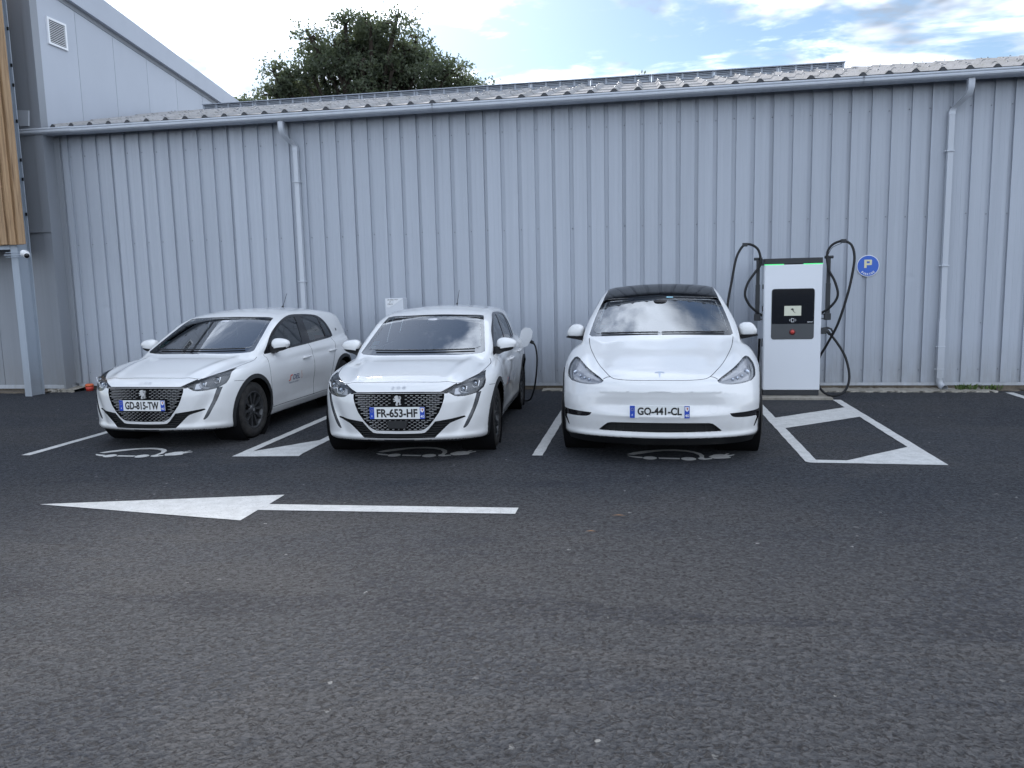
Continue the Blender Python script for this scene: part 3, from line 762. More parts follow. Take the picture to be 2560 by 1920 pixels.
def wheel(name, parent, c, r, w, rim_r, side, rimfn, M):
    """side +1: outer face towards +x"""
    e = empty(name, c, 0, parent=parent)
    t = MB(); hw = w / 2; sr = rim_r
    prof = [(sr - 0.01, -hw * 0.80), (sr + 0.012, -hw * 0.92), (sr + (r - sr) * 0.45, -hw), (r - 0.022, -hw * 0.93), (r - 0.006, -hw * 0.78), (r, -hw * 0.55), (r, 0), (r, hw * 0.55), (r - 0.006, hw * 0.78),
            (r - 0.022, hw * 0.93), (sr + (r - sr) * 0.45, hw), (sr + 0.012, hw * 0.92), (sr - 0.01, hw * 0.80)]
    t.lathe(prof, 56, 'x')
    t.build('tyre', M['rubber'], e)
    tr = MB()      # tread grooves stand as thin dark rings plus lateral sipes
    for gx in (-0.5, -0.17, 0.17, 0.5):
        tr.lathe([(r + 0.0012, gx * hw - 0.004), (r + 0.0012, gx * hw + 0.004)], 56, 'x')
    for k in range(64):
        a = 2 * math.pi * k / 64; ca, sa = math.cos(a), math.sin(a)
        for s0, s1 in ((-0.76, -0.5), (0.5, 0.76)):
            pts = []
            for xx, da in ((s0, -0.006), (s1, -0.006), (s1, 0.006), (s0, 0.006)):
                rr = r + 0.0015 - (0.006 if abs(xx) > 0.7 else 0)
                pts.append((xx * hw, rr * math.cos(a + da), rr * math.sin(a + da)))
            tr.add(pts, [(0, 1, 2, 3)])
    tr.build('tread_grooves', M['groove'], e)
    rimfn(e, sr, hw, side, M)
    # brake disc
    b = MB(); b.lathe([(0.05, side * (hw * 0.12)), (sr * 0.72, side * (hw * 0.12)), (sr * 0.72, side * (hw * 0.12 - 0.02))], 32, 'x'); b.build('brake_disc', M['disc'], e)
    return e

def fr_plate(parent, code, origin, M, tilt=0.0, label=None):
    """520 x 110 mm registration plate facing -y"""
    p = MB(); p.prism(rrect(-0.26, 0.26, -0.055, 0.055, 0.008), 0, 0.008, 'xz')
    pl = p.build('number_plate', M['plate'], parent, origin, (tilt, 0, 0))
    if label: pl['label'] = label
    for x0, x1, nm in ((-0.2595, -0.2155, 'blue_band'), (0.2155, 0.2595, 'blue_band')):
        q = MB(); q.prism([(x0, -0.0545), (x1, -0.0545), (x1, 0.0545), (x0, 0.0545)], -0.0012, 0.0005, 'xz'); q.build(nm, M['plate_blue'], pl)
    me = text_mesh(code, 0.385, 0.081, bold=0.034); o = obj('plate_lettering', me, M['plate_ink'], pl, (0.0, -0.0015, 0))
    me = text_mesh('F', None, 0.018, bold=0.01); obj('country_letter', me, M['plate_white'], pl, (-0.2375, -0.0022, -0.030))
    me = text_mesh('40', 0.034, 0.026, bold=0.01); obj('department_number', me, M['plate_white'], pl, (0.2375, -0.0022, -0.031))
    st = MB()
    for k in range(12):
        a = 2 * math.pi * k / 12; cx, cz = -0.2375 + 0.0125 * math.cos(a), 0.022 + 0.0125 * math.sin(a)
        st.add([(cx - 0.0016, -0.0022, cz - 0.0016), (cx + 0.0016, -0.0022, cz - 0.0016), (cx + 0.0016, -0.0022, cz + 0.0016), (cx - 0.0016, -0.0022, cz + 0.0016)], [(0, 1, 2, 3)])
    st.build('star_ring', M['star'], pl)
    sh = MB(); sh.prism([(0.221, 0.047), (0.254, 0.047), (0.254, 0.018), (0.2375, 0.004), (0.221, 0.018)], -0.0024, -0.0005, 'xz'); sh.build('region_shield', M['plate_white'], pl)
    sr = MB(); sr.prism([(0.232, 0.040), (0.247, 0.040), (0.244, 0.018), (0.237, 0.022)], -0.0034, -0.0023, 'xz'); sr.build('shield_mark', M['shield_red'], pl)
    return pl

def car_mats():
    M = {}
    def paint(n, c):
        m = mat(n, c, 0.42, 0.0, 0.5, 1.0); b = NB(m)
        f = b.noise(b.coord(), 1.7, 5, 0.6); f2 = b.noise(b.coord((1, 1, 1)), 14, 6, 0.7)
        # film of road dust, thicker towards the sills
        g = b.n('ShaderNodeSeparateXYZ'); tc = b.n('ShaderNodeTexCoord'); b.link(tc.outputs['Object'], g.inputs[0])
        low = b.rng(g.outputs[2], 0.15, 0.75, 0.22, 0.0)
        dust = b.math('MULTIPLY', b.math('ADD', low, b.rng(f, 0.45, 0.75, 0.0, 0.05)), b.rng(f2, 0.3, 0.7, 0.35, 1.0))
        geo = b.n('ShaderNodeNewGeometry')
        c1 = b.mix(dust, c, (0.36, 0.33, 0.29))
        b.base(b.mix(geo.outputs['Backfacing'], c1, (0.02, 0.02, 0.022)))
        b.link(b.math('SUBTRACT', 1.0, geo.outputs['Backfacing']), b.b.inputs['Coat Weight'])
        b.link(b.rng(dust, 0, 0.25, 0.03, 0.16), b.b.inputs['Coat Roughness'])
        return m
    M['paint'] = paint('white car paint', (0.66, 0.67, 0.68))
    M['paint2'] = paint('bright white car paint', (0.655, 0.665, 0.675))
    M['gloss'] = mat('gloss black trim', (0.012, 0.012, 0.014), 0.12, 0, 0.5)
    M['black'] = mat('black plastic trim', (0.018, 0.019, 0.021), 0.55, 0, 0.35)
    b = NB(M['black']); b.normal(b.bump(b.noise(b.coord(), 400, 2), 0.15, 0.001))
    M['seam'] = mat('panel gap shadow', (0.01, 0.01, 0.011), 0.8, 0, 0.1)
    M['rubber'] = mat('tyre rubber', (0.022, 0.022, 0.023), 0.8, 0, 0.25)
    b = NB(M['rubber']); b.base(b.ramp(b.noise(b.coord(), 16, 5, .65), [(0.35, (0.016, 0.016, 0.017)), (0.7, (0.045, 0.043, 0.041))]))
    M['groove'] = mat('tyre groove', (0.006, 0.006, 0.006), 0.9, 0, 0.1)
    M['rim'] = mat('anthracite alloy', (0.060, 0.062, 0.066), 0.38, 0.55, 0.5)
    M['rim_dark'] = mat('dark wheel well of rim', (0.012, 0.012, 0.013), 0.6)
    M['disc'] = mat('brake disc steel', (0.25, 0.24, 0.23), 0.4, 0.9)
    M['chrome'] = mat('chrome', (0.82, 0.82, 0.84), 0.10, 1.0)
    M['emb'] = mat('bright emblem metal', (0.80, 0.81, 0.83), 0.30, 0.7)
    M['satin'] = mat('satin silver trim', (0.62, 0.63, 0.65), 0.28, 0.85)
    M['plate'] = mat('plate white', (0.72, 0.74, 0.74), 0.35, 0, 0.5)
    M['plate_white'] = mat('plate white print', (0.75, 0.76, 0.78), 0.4)
    M['plate_blue'] = mat('plate blue', (0.012, 0.06, 0.42), 0.35)
    M['plate_ink'] = mat('plate black print', (0.008, 0.008, 0.009), 0.45)
    M['star'] = mat('plate yellow print', (0.55, 0.45, 0.06), 0.45)
    M['shield_red'] = mat('plate red print', (0.45, 0.12, 0.10), 0.45)
    M['interior'] = mat('dark cabin trim', (0.020, 0.020, 0.023), 0.8, 0, 0.2)
    M['seat'] = mat('dark grey seat cloth', (0.03, 0.031, 0.035), 0.9, 0, 0.15)
    M['liner'] = mat('wheel arch liner', (0.008, 0.008, 0.009), 0.95, 0, 0.05)
    M['sticker'] = mat('pale blue windscreen sticker', (0.30, 0.58, 0.70), 0.5)
    M['stickerg'] = mat('green windscreen sticker', (0.25, 0.55, 0.45), 0.5)
    M['lampdark'] = mat('lamp housing dark', (0.10, 0.105, 0.115), 0.3, 0.2)
    M['lampgrey'] = mat('lamp housing grey', (0.55, 0.56, 0.60), 0.3, 0.25)
    M['lampwhite'] = mat('lamp reflector', (0.86, 0.87, 0.89), 0.22, 0.5)
    M['fang'] = mat('daytime lamp strip glass', (0.075, 0.08, 0.09), 0.12, 0.2)
    M['red_lamp'] = mat('dark red tail lamp', (0.10, 0.008, 0.010), 0.12)
    M['badge_dark'] = mat('dark badge', (0.03, 0.035, 0.05), 0.3)
    M['logo_blue'] = mat('dark blue lettering', (0.012, 0.025, 0.12), 0.4)
    M['logo_red'] = mat('orange red lettering', (0.65, 0.10, 0.06), 0.4)
    M['logo_pale'] = mat('pale orange line mark', (0.75, 0.38, 0.28), 0.4)
    M['slate'] = mat('slate lettering', (0.10, 0.13, 0.20), 0.4)
    def glass(n, tint, ior=3.3, rough=0.0):
        m = bpy.data.materials.new(n); m.use_nodes = True; t = m.node_tree; t.nodes.clear()
        o = t.nodes.new('ShaderNodeOutputMaterial'); mx = t.nodes.new('ShaderNodeMixShader'); fr = t.nodes.new('ShaderNodeFresnel'); fr.inputs[0].default_value = ior
        tr = t.nodes.new('ShaderNodeBsdfTransparent'); tr.inputs[0].default_value = (*tint, 1)
        gl = t.nodes.new('ShaderNodeBsdfGlossy'); gl.inputs['Roughness'].default_value = rough; gl.inputs[0].default_value = (0.96, 0.98, 1, 1)
        t.links.new(fr.outputs[0], mx.inputs[0]); t.links.new(tr.outputs[0], mx.inputs[1]); t.links.new(gl.outputs[0], mx.inputs[2]); t.links.new(mx.outputs[0], o.inputs[0])
        MATS[n] = m; return m
    M['glass'] = glass('windscreen glass', (0.62, 0.72, 0.70))
    M['glass_side'] = glass('side window glass', (0.50, 0.58, 0.57), 1.9)
    M['glass_dark'] = glass('privacy glass', (0.06, 0.065, 0.07), 1.9)
    M['frit'] = glass('black-edged windscreen glass', (0.012, 0.012, 0.013), 3.0)
    M['lens'] = glass('clear lamp lens', (0.93, 0.94, 0.95), 1.45)
    M['mirror'] = mat('mirror glass', (0.75, 0.77, 0.8), 0.02, 1.0)
    return M
CM = car_mats()
# ------------------------------------------------------------------ small hatchback
def make_F208():
    Wp = pchip([-.1, 0, .3, .6, .84, 1.2, 1.7, 2.4, 3.0, 3.35, 3.7, 4.0], [.79, .80, .832, .850, .856, .848, .838, .838, .850, .858, .83, .76])
    sec = pchip([.1, .2, .3, .45, .6, .75, .86, .94, 1.05], [-.085, -.05, -.026, -.005, 0, -.010, -.032, -.062, -.12])
    Tc = pchip([-.1, 0, .06, .13, .25, .45, .7, .95, 1.15, 1.4, 2.0, 3.2, 3.8, 4.0], [.58, .655, .690, .728, .772, .822, .868, .898, .918, .930, .950, .985, 1.0, .97])
    fz = pchip([.08, .16, .20, .25, .30, .42, .55, .64, .70, .76, .84, .95], [.26, .10, .045, .018, .012, .0, .004, .022, .045, .085, .17, .34])
    fx = pchip([0, .15, .3, .45, .58, .68, .76, .82, .88], [0, .004, .018, .05, .11, .185, .29, .42, .60])
    rz = pchip([.1, .2, .3, .45, .6, .8, .95, 1.1], [3.80, 3.92, 3.98, 4.0, 3.99, 3.96, 3.92, 3.85])
    rx = pchip([0, .4, .6, .75, .86], [0, .03, .09, .21, .46])
    gY = pchip([.8, 1.0, 1.3, 2.0, 2.8, 3.4, 3.7, 4.0], [.64, .69, .735, .752, .748, .728, .69, .63])
    tz = pchip([.8, .95, 1.1, 1.25, 1.34, 1.42], [-.03, 0, .042, .098, .146, .21])
    rf = pchip([1.0, 1.5, 1.75, 2.0, 2.35, 2.8, 3.2, 3.55, 3.8], [1.18, 1.285, 1.328, 1.362, 1.392, 1.392, 1.372, 1.332, 1.29])
    rw = pchip([.85, 1.0, 1.2, 1.32, 1.42], [3.98, 3.92, 3.80, 3.70, 3.60])
    hood = pchip([.0, .12, .3, .9, 1.15], [0, .3, 1, 1, 0])
    def F(x, y, z):
        flare = .014 * gauss(y, z, .77, .40, .30, .26) + .016 * gauss(y, z, 3.29, .42, .32, .28)
        scal = -.020 * gauss(y, z, 2.1, .44, .62, .12) - .012 * gauss(y, z, 2.2, .80, 1.2, .05)
        lip = .012 * gauss(y, z, 2.1, .27, 1.0, .05)
        side = (x - Wp(y) - sec(z) - flare - scal - lip) * .96
        cr = .012 * np.exp(-((x - (.40 + .17 * y)) / .055) ** 2) * hood(y)
        dip = -.010 * np.exp(-((x - (.53 + .14 * y)) / .07) ** 2) * hood(y)
        top = (z - (Tc(y) - .058 * (x / .8) ** 2.6 + cr + dip)) * .93
        e = .004; dx = (fx(x + e) - fx(x - e)) / (2 * e); dz = (fz(z + e) - fz(z - e)) / (2 * e)
        fang = .030 * np.exp(-((x - (.50 + .42 * (z - .2))) / .06) ** 2) * np.exp(-((z - .42) / .16) ** 2)
        lipf = -.018 * np.exp(-((z - .225) / .03) ** 2)
        front = (fz(z) + fx(x) + fang + lipf - y) / np.sqrt(1 + dx * dx + dz * dz)
        rear = (y - rz(z) + rx(x)) * .9
        lo = smax(side, top, .075); lo = smax(lo, front, .05); lo = smax(lo, rear, .08); lo = smax(lo, .175 - z, .03)
        gs = (x - gY(y) + tz(z)) * .93
        ws = (.90 + (z - .895) * 2.12 + .10 * (x / .6) ** 2 + .10 * (z - .90) * (z - 1.34) - y) * .43
        ro = z - rf(y) + .045 * (x / .55) ** 2
        re = (y - rw(z) + .08 * (x / .6) ** 2) * .8
        g = smax(gs, ws, .045); g = smax(g, ro, .06); g = smax(g, re, .05); g = smax(g, .7 - z, .02)
        return smin(lo, g, .030)
    return F

def spoke_rim_a(e, sr, hw, side, M):
    """five pairs of dark spokes"""
    s = side
    d = MB(); d.lathe([(sr + 0.004, s * hw * 0.86), (sr - 0.004, s * hw * 0.90), (sr - 0.016, s * hw * 0.84), (sr - 0.022, s * hw * 0.3), (sr - 0.03, -s * hw * 0.7)], 48, 'x')
    rim = d.build('rim', M['rim'], e)
    bk = MB(); bk.lathe([(0.0, s * hw * 0.05), (sr - 0.02, s * hw * 0.05)], 32, 'x'); bk.build('rim_back', M['rim_dark'], e)
    sp = MB(); zf = s * hw
    for k in range(5):
        for da in (-0.21, 0.21):
            a = 2 * math.pi * k / 5 + math.pi / 2 + da; a2 = 2 * math.pi * k / 5 + math.pi / 2 + da * 1.55
            for (r0, r1, w0, w1, x0, x1) in ((0.03, sr - 0.012, 0.020, 0.036, 0.66, 0.84),):
                P = []
                for rr, ww, xx, aa in ((r0, w0, x0, a * 0.5 + (2 * math.pi * k / 5 + math.pi / 2) * 0.5), (r1, w1, x1, a2)):
                    ca, sa = math.cos(aa), math.sin(aa)
                    for off in (-1, 1):
                        yy, zz = rr * ca - off * ww / 2 * sa, rr * sa + off * ww / 2 * ca
                        P.append((zf * xx, yy, zz)); P.append((zf * xx - s * 0.030, yy - 0.3 * (yy - rr * ca), zz - 0.3 * (zz - rr * sa)))
                # order: in- front,back ; in+ ; out- ; out+
                sp.add(P, [(0, 2, 6, 4), (1, 5, 7, 3), (0, 4, 5, 1), (2, 3, 7, 6), (0, 1, 3, 2), (4, 6, 7, 5)])
    sp.build('spokes', M['rim'], e)
    h = MB(); h.lathe([(0.0, zf * 0.80), (0.026, zf * 0.79), (0.032, zf * 0.74), (0.062, zf * 0.68), (0.066, zf * 0.5)], 24, 'x'); h.build('hub', M['rim'], e)
    c = MB(); c.lathe([(0.0, zf * 0.815), (0.018, zf * 0.81)], 16, 'x'); c.build('hub_cap', M['satin'], e)
    nu = MB()
    for k in range(4):
        a = math.pi / 4 + k * math.pi / 2; nu.lathe([(0, zf * 0.70), (0.008, zf * 0.70), (0.008, zf * 0.6)], 8, 'x', (0, 0.047 * math.cos(a), 0.047 * math.sin(a)))
    nu.build('wheel_nuts', M['satin'], e)

LION = [(-.012, -.046), (.004, -.046), (.008, -.038), (.001, -.036), (.006, -.022), (.016, -.010), (.020, -.024), (.018, -.040), (.034, -.040), (.035, -.034), (.028, -.032), (.030, -.012), (.027, .004),
        (.032, .010), (.036, .022), (.034, .033), (.026, .040), (.016, .038), (.020, .032), (.027, .030), (.028, .022), (.022, .014), (.016, .018), (.012, .034), (.002, .046), (-.012, .046), (-.022, .038), (-.026, .028),
        (-.020, .024), (-.016, .020), (-.026, .016), (-.036, .018), (-.037, .011), (-.028, .008), (-.018, .006), (-.024, -.002), (-.034, -.002), (-.034, -.009), (-.022, -.011), (-.010, -.006), (-.008, -.018), (-.016, -.034)]

def ellip(c, r, nu=20, nv=12, cut=None):
    vs, fs = [], []
    for i in range(nv + 1):
        t = math.pi * i / nv
        for k in range(nu):
            a = 2 * math.pi * k / nu
            vs.append((c[0] + r[0] * math.sin(t) * math.cos(a), c[1] + r[1] * math.sin(t) * math.sin(a), c[2] + r[2] * math.cos(t)))
    for i in range(nv):
        for k in range(nu): fs.append((i * nu + k, i * nu + (k + 1) % nu, (i + 1) * nu + (k + 1) % nu, (i + 1) * nu + k))
    return vs, fs
def superbox(c, r, p=4.0, nu=28, nv=16, fn=None):
    """rounded box (superellipsoid), optional vertex remap"""
    vs, fs = ellip((0, 0, 0), (1, 1, 1), nu, nv); out = []
    for v in vs:
        v = Vector(v); n = (abs(v.x) ** p + abs(v.y) ** p + abs(v.z) ** p) ** (1 / p); v = v / n
        q = (v.x, v.y, v.z)
        if fn: q = fn(*q)
        out.append((c[0] + q[0] * r[0], c[1] + q[1] * r[1], c[2] + q[2] * r[2]))
    return out, fs
def cabin(root, M, ys, yd, zd, halfw, zfloor=0.33, seat_x=0.36, yr=None, zb=0.92, head=1.20, wheel_x=0.36):
    """dashboard, seats, steering wheel, driver's side towards +x"""
    d = MB()
    prof = [(yd, zd - .05), (yd + .10, zd), (yd + .34, zd + .005), (yd + .42, zd - .05), (yd + .44, zd - .30), (yd + .30, .45), (yd, .45)]
    d.prism(prof, -halfw, halfw, 'yz'); d.build('dashboard', M['interior'], root)
    b = MB(); v, f = superbox((wheel_x, yd + .30, zd + .03), (.19, .10, .05), 3); b.add(v, f, True); b.build('instrument_cowl', M['interior'], root)
    w = MB(); cy, cz = yd + .52, zd - .03; pts = []
    for k in range(28):
        a = 2 * math.pi * k / 28; pts.append((wheel_x + .18 * math.cos(a), cy + .06 * math.sin(a) * 1.0, cz + .165 * math.sin(a)))
    w.tube(pts, .014, 8, closed=True); w.box((wheel_x - .165, cy - .01, cz - .02), (wheel_x + .165, cy + .01, cz + .01)); w.build('steering_wheel', M['interior'], root)
    fl = MB(); fl.box((-halfw, yd, zfloor - .02), (halfw, yr + .7, zfloor)); fl.build('cabin_floor', M['interior'], root)
    def seat(x, y, w, hd):
        s = MB(); v, f = superbox((x, y + .10, .50), (w, .26, .09), 4); s.add(v, f, True)
        v, f = superbox((0, 0, 0), (w, .075, .33), 4)
        sl = R(-18); v = [(x + a, y + .36 + b_ * math.cos(sl) - c_ * math.sin(sl), .78 + b_ * math.sin(sl) + c_ * math.cos(sl)) for a, b_, c_ in v]; s.add(v, f, True)
        o = s.build('seat', M['seat'], root)
        h = MB()
        for hx in hd:
            v, f = superbox((hx, y + .47, head), (.125, .045, .085), 4); h.add(v, f, True)
            for dx in (-.05, .05): h.tube([(hx + dx, y + .46, head - .16), (hx + dx, y + .47, head - .06)], .007, 6)
        h.build('headrest', M['seat'], o)
    seat(seat_x, ys, .24, (seat_x,)); seat(-seat_x, ys, .24, (-seat_x,)); seat(0, yr, .58, (-.36, .36))
    m = MB(); v, f = superbox((0, yd + .62, zd + .30), (.115, .015, .035), 4); m.add(v, f, True); m.build('rear_view_mirror', M['interior'], root)

def make_hatchback():
    M = CM; S = Shell(make_F208(), 4.05, .90, .10, 1.44, .016)
    fr = lambda c, n: (c[:, 1] < .95) & (n[:, 1] < .35) & (c[:, 2] < .95)
    sd = lambda c, n: (n[:, 0] > .12) & (c[:, 0] > .40)
    tp = lambda c, n: (n[:, 2] > .15) & (c[:, 2] > .6)
    S.retag(lambda c, n: (n[:, 2] < -.75) & (c[:, 2] < .24), 'under')
    # wheel arches
    ax = [(.765, .312), (3.29, .312)]
    def disc(cy, cz, r, n=40, z0=None): return [(cy + r * math.cos(2 * math.pi * k / n), cz + r * math.sin(2 * math.pi * k / n)) for k in range(n)]
    for cy, cz in ax:
        S.cut('side', [disc(cy, cz, .400)], 'clad', lambda c, n: (c[:, 0] > .60) & (n[:, 0] > .05))
        S.cut('side', [disc(cy, cz, .352)], 'hole', lambda c, n: c[:, 0] > .56, ('body', 'clad', 'under'))
    # windscreen
    outer = half_line([(0, .945), (.3, .968), (.5, 1.015), (.635, 1.072)], 4) + half_line([(.668, 1.115), (.612, 1.48), (.553, 1.845)], 4) + half_line([(.50, 1.850), (.3, 1.805), (0, 1.785)], 4)
    inner = half_line([(0, 1.055), (.3, 1.082), (.5, 1.130), (.585, 1.165)], 4) + half_line([(.607, 1.20), (.572, 1.48), (.525, 1.775)], 4) + half_line([(.47, 1.790), (.3, 1.758), (0, 1.740)], 4)
    S.cutpoly('top', outer, 'frit', lambda c, n: (c[:, 2] > .88) & (n[:, 2] > .2) & (c[:, 1] < 2.0))
    S.cutpoly('top', inner, 'wind', None, ('frit',))
    # side glass
    dlo = half_line([(1.205, .888), (1.61, .904), (2.42, .928), (3.10, .955)], 3) + half_line([(3.190, .972), (3.172, 1.05), (3.065, 1.188), (2.84, 1.278), (2.30, 1.309), (2.05, 1.293), (1.81, 1.240), (1.60, 1.158), (1.42, 1.062), (1.215, .915)], 5)
    S.cutpoly('side', dlo, 'trim', sd)
    S.cutpoly('side', half_line([(1.40, .925), (2.185, .950)], 2) + half_line([(2.235, 1.280), (2.06, 1.265), (1.82, 1.212), (1.62, 1.132), (1.42, 1.02)], 4), 'win1', sd, ('trim',))
    S.cutpoly('side', half_line([(2.425, .957), (2.93, .975)], 2) + half_line([(2.885, 1.235), (2.78, 1.262), (2.60, 1.275), (2.415, 1.280)], 4), 'win2', sd, ('trim',))
    S.cutpoly('side', half_line([(2.965, .976), (3.140, .982)], 2) + half_line([(3.135, 1.03), (3.04, 1.165), (2.93, 1.220)], 3), 'win3', sd, ('trim',))
    # rear glass
    S.cutpoly('front', [(0, 1.02), (.50, 1.02), (.545, 1.06), (.47, 1.27), (.43, 1.29), (0, 1.305)], 'rearwin', lambda c, n: (n[:, 1] > .3) & (c[:, 1] > 3.4))
    S.cutpoly('front', [(0, .86), (.80, .84), (.80, .93), (.66, .95), (0, .93)], 'tail', lambda c, n: (n[:, 1] > .05) & (c[:, 1] > 3.72))
    # front end
    grille = [(0, .648), (.20, .647), (.432, .642), (.432, .60), (.412, .533), (.385, .47), (.336, .402), (.285, .342), (.25, .317), (.215, .302), (0, .297)]
    S.cutpoly('front', grille, 'grille', fr)
    S.cutpoly('front', [(0, .661), (.20, .660), (.40, .657), (.46, .686), (.53, .722), (.54, .712), (.49, .672), (.46, .640), (.4335, .640), (.432, .645), (.20, .650), (0, .6515)], 'brow', fr)
    head = half_line([(.452, .655), (.500, .628), (.535, .610), (.62, .606), (.715, .624)], 3) + half_line([(.764, .665), (.776, .72), (.752, .800)], 3) + half_line([(.735, .796), (.66, .764), (.547, .718), (.470, .682)], 3)
    S.cutpoly('front', head, 'lamp', fr, ('body', 'brow'))
    S.cutpoly('front', half_line([(.708, .627), (.670, .49), (.586, .308)], 4) + half_line([(.600, .304), (.640, .345), (.709, .50), (.745, .632)], 4), 'fang', fr)
    S.cutpoly('front', half_line([(0, .272), (.215, .276), (.262, .294), (.305, .338), (.345, .385)], 3) + half_line([(.598, .420), (.606, .406), (.50, .372), (.455, .345), (.345, .240), (.330, .231)], 3) + [(0, .228)], 'intake', fr)
    # bonnet and doors with their gaps
    fl = half_line([(0, .155), (.30, .158), (.45, .172), (.56, .200), (.645, .300), (.715, .50), (.750, .72), (.755, .92), (.725, 1.06)], 4)
    S.seam('top', fl, .006, 'seam', tp)
    S.cutpoly('top', fl + [(.68, 1.085), (.635, 1.072), (.5, 1.015), (.3, .968), (0, .945)], 'bonnet', tp)
    d1 = half_line([(1.190, .888), (1.150, .80), (1.135, .68), (1.150, .48), (1.190, .278)], 4); d2 = half_line([(2.355, .926), (2.350, .75), (2.340, .55), (2.305, .272)], 4)
    d3 = half_line([(3.115, .956), (3.06, .82), (2.94, .66), (2.86, .50), (2.80, .272)], 4)
    for ln in (d1, d2, d3, [(1.19, .276), (2.80, .272)]): S.seam('side', ln, .006, 'seam', sd)
    S.cutpoly('side', d1 + d2[::-1], 'door1', sd); S.cutpoly('side', d2 + d3[::-1] + [(2.6, .935)], 'door2', sd)
    S.seam('side', [(.56, .665), (.48, .672), (.42, .676)], .004, 'seam', sd)
    root = empty('parked_car')
    root_body = S.part('body', ('body',), M['paint'], root)
    S.part('underbody', ('under',), M['black'], root)
    S.part('panel_gaps', ('seam',), M['seam'], root, push=-.004, rim=True)
    S.part('bonnet', ('bonnet',), M['paint'], root)
    S.part('windscreen', ('wind',), M['glass'], root, push=-.003); S.part('windscreen_border', ('frit',), M['frit'], root, push=-.003, rim=True)
    S.part('rear_window', ('rearwin',), M['glass_dark'], root, push=-.003)
    for sd_ in 'rl':
        for far in (False, True): S.part('wheel_arch_trim', ('clad',), M['black'], root, sd_, push=.007, rim=True, test=lambda c, far=far: (c[1] > 2.0) == far)
    S.part('grille', ('grille',), M['seam'], root, vec=(0, .030, 0), rim=True)
    S.part('bonnet_edge_strip', ('brow',), M['gloss'], root, push=.001)
    S.part('lower_intake', ('intake',), M['black'], root, vec=(0, .05, 0), rim=True)
    for sd_, sg in (('r', 1), ('l', -1)):
        for n, t in (('front_door', 'door1'), ('rear_door', 'door2')):
            dr = S.part(n, (t,), M['paint'], root, sd_)
            hy, hz = (2.138, .768) if t == 'door1' else (2.948, .790)
            x = float(S.hit('side', [hy], [hz])[0])
            hm = MB(); hp = [(sg * (x - .004), hy - .105, hz - .004), (sg * (x + .026), hy - .075, hz + .002), (sg * (x + .032), hy, hz + .004), (sg * (x + .028), hy + .07, hz + .006), (sg * (x - .004), hy + .10, hz + .006)]
            hm.tube(spline(hp, 5), .014, 8); hm.build('door_handle', M['paint'], dr)
            cu = MB(); v, f = ellip((sg * (x - .012), hy - .01, hz - .004), (.0145, .07, .030), 20, 8); cu.add(v, f, True); cu.build('handle_recess', M['seam'] if False else M['shaded_white'], dr)
        S.part('window_trim', ('trim',), M['gloss'], root, sd_, push=.001)
        for t, n, g in (('win1', 'front_side_window', 'glass_side'), ('win2', 'rear_side_window', 'glass_side'), ('win3', 'quarter_window', 'glass_side')): S.part(n, (t,), M[g], root, sd_, push=-.003)
        # lamps
        la = S.part('headlight', ('lamp',), M['lampdark'], root, sd_, vec=(0, .055, 0), rim=True)
        S.part('lamp_lens', ('lamp',), M['lens'], la, sd_)
        for cx, cz, r in ((.590, .668, .034), (.690, .706, .037)):
            P = S.pt('front', [cx], [cz])[0]
            q = MB(); yy = P[1] + .034
            q.lathe([(r * 1.0, yy - .014), (r * .80, yy + .004), (r * .55, yy + .016)], 20, 'y', (sg * cx, 0, cz)); q.build('reflector', M['lampwhite'], la)
            q = MB(); v, f = ellip((sg * cx, yy + .006, cz), (r * .58, r * .45, r * .58), 16, 10); q.add(v, f, True); q.build('projector', M['lens2'], la)
            br = MB(); pts = [(sg * (cx - r * 1.1), yy - .012, cz - r * .15), (sg * (cx - r * .3), yy - .016, cz - r * 1.05), (sg * (cx + r * .75), yy - .014, cz - r * .80), (sg * (cx + r * 1.1), yy - .006, cz + r * .75)]
            br.tube(pts, .0045, 6); br.build('light_guide', M['lampwhite'], la)
        P = S.pt('front', [.60, .70, .78], [.635, .70, .76])
        hb = MB(); pts = S.pt('front', np.linspace(.53, .745, 8), np.interp(np.linspace(.53, .745, 8), [.53, .66, .745], [.695, .750, .785]), -.035)
        pl2 = S.pt('front', np.linspace(.53, .745, 8), np.interp(np.linspace(.53, .745, 8), [.53, .66, .745], [.628, .630, .690]), -.040)
        vs = [(sg * p[0], p[1], p[2]) for p in pts] + [(sg * p[0], p[1], p[2]) for p in pl2]
        hb.add(vs, [(k, k + 1, k + 9, k + 8) for k in range(7)], True); hb.build('bezel', M['lampgrey'], la)
        S.part('daytime_lamp', ('fang',), M['fang'], root, sd_, push=-.006, rim=True, rim_m=M['gloss'])
        S.part('tail_lamp', ('tail',), M['red_lamp'], root, sd_, push=.002, rim=True)
        # door mirror
        mc = (sg * .862, 1.40, .985)
        def shp(a, b, c): return (a * (1 - .10 * (c < 0)), b * (1 - .25 * a * sg), c * (1 - .22 * a * sg) + .06 * a * sg)
        v, f = superbox(mc, (.110, .070, .074), 2.6, fn=shp); top_ = MB(); bot_ = MB()
        ft = [q for q in f if sum(v[i][2] for i in q) / 4 > mc[2] - .030]; fb = [q for q in f if q not in ft]
        top_.add(v, ft, True); mo = top_.build('door_mirror', M['paint'], root, fixn=True)
        bot_.add([(a, b, c) for a, b, c in v], fb, True); bot_.build('mirror_base', M['black'], mo)
        am = MB(); am.prism([(sg * .735, .895), (sg * .79, .885), (sg * .87, .925), (sg * .87, .965), (sg * .74, .965)], 1.35, 1.42, 'xz'); am.build('mirror_arm', M['black'], mo)
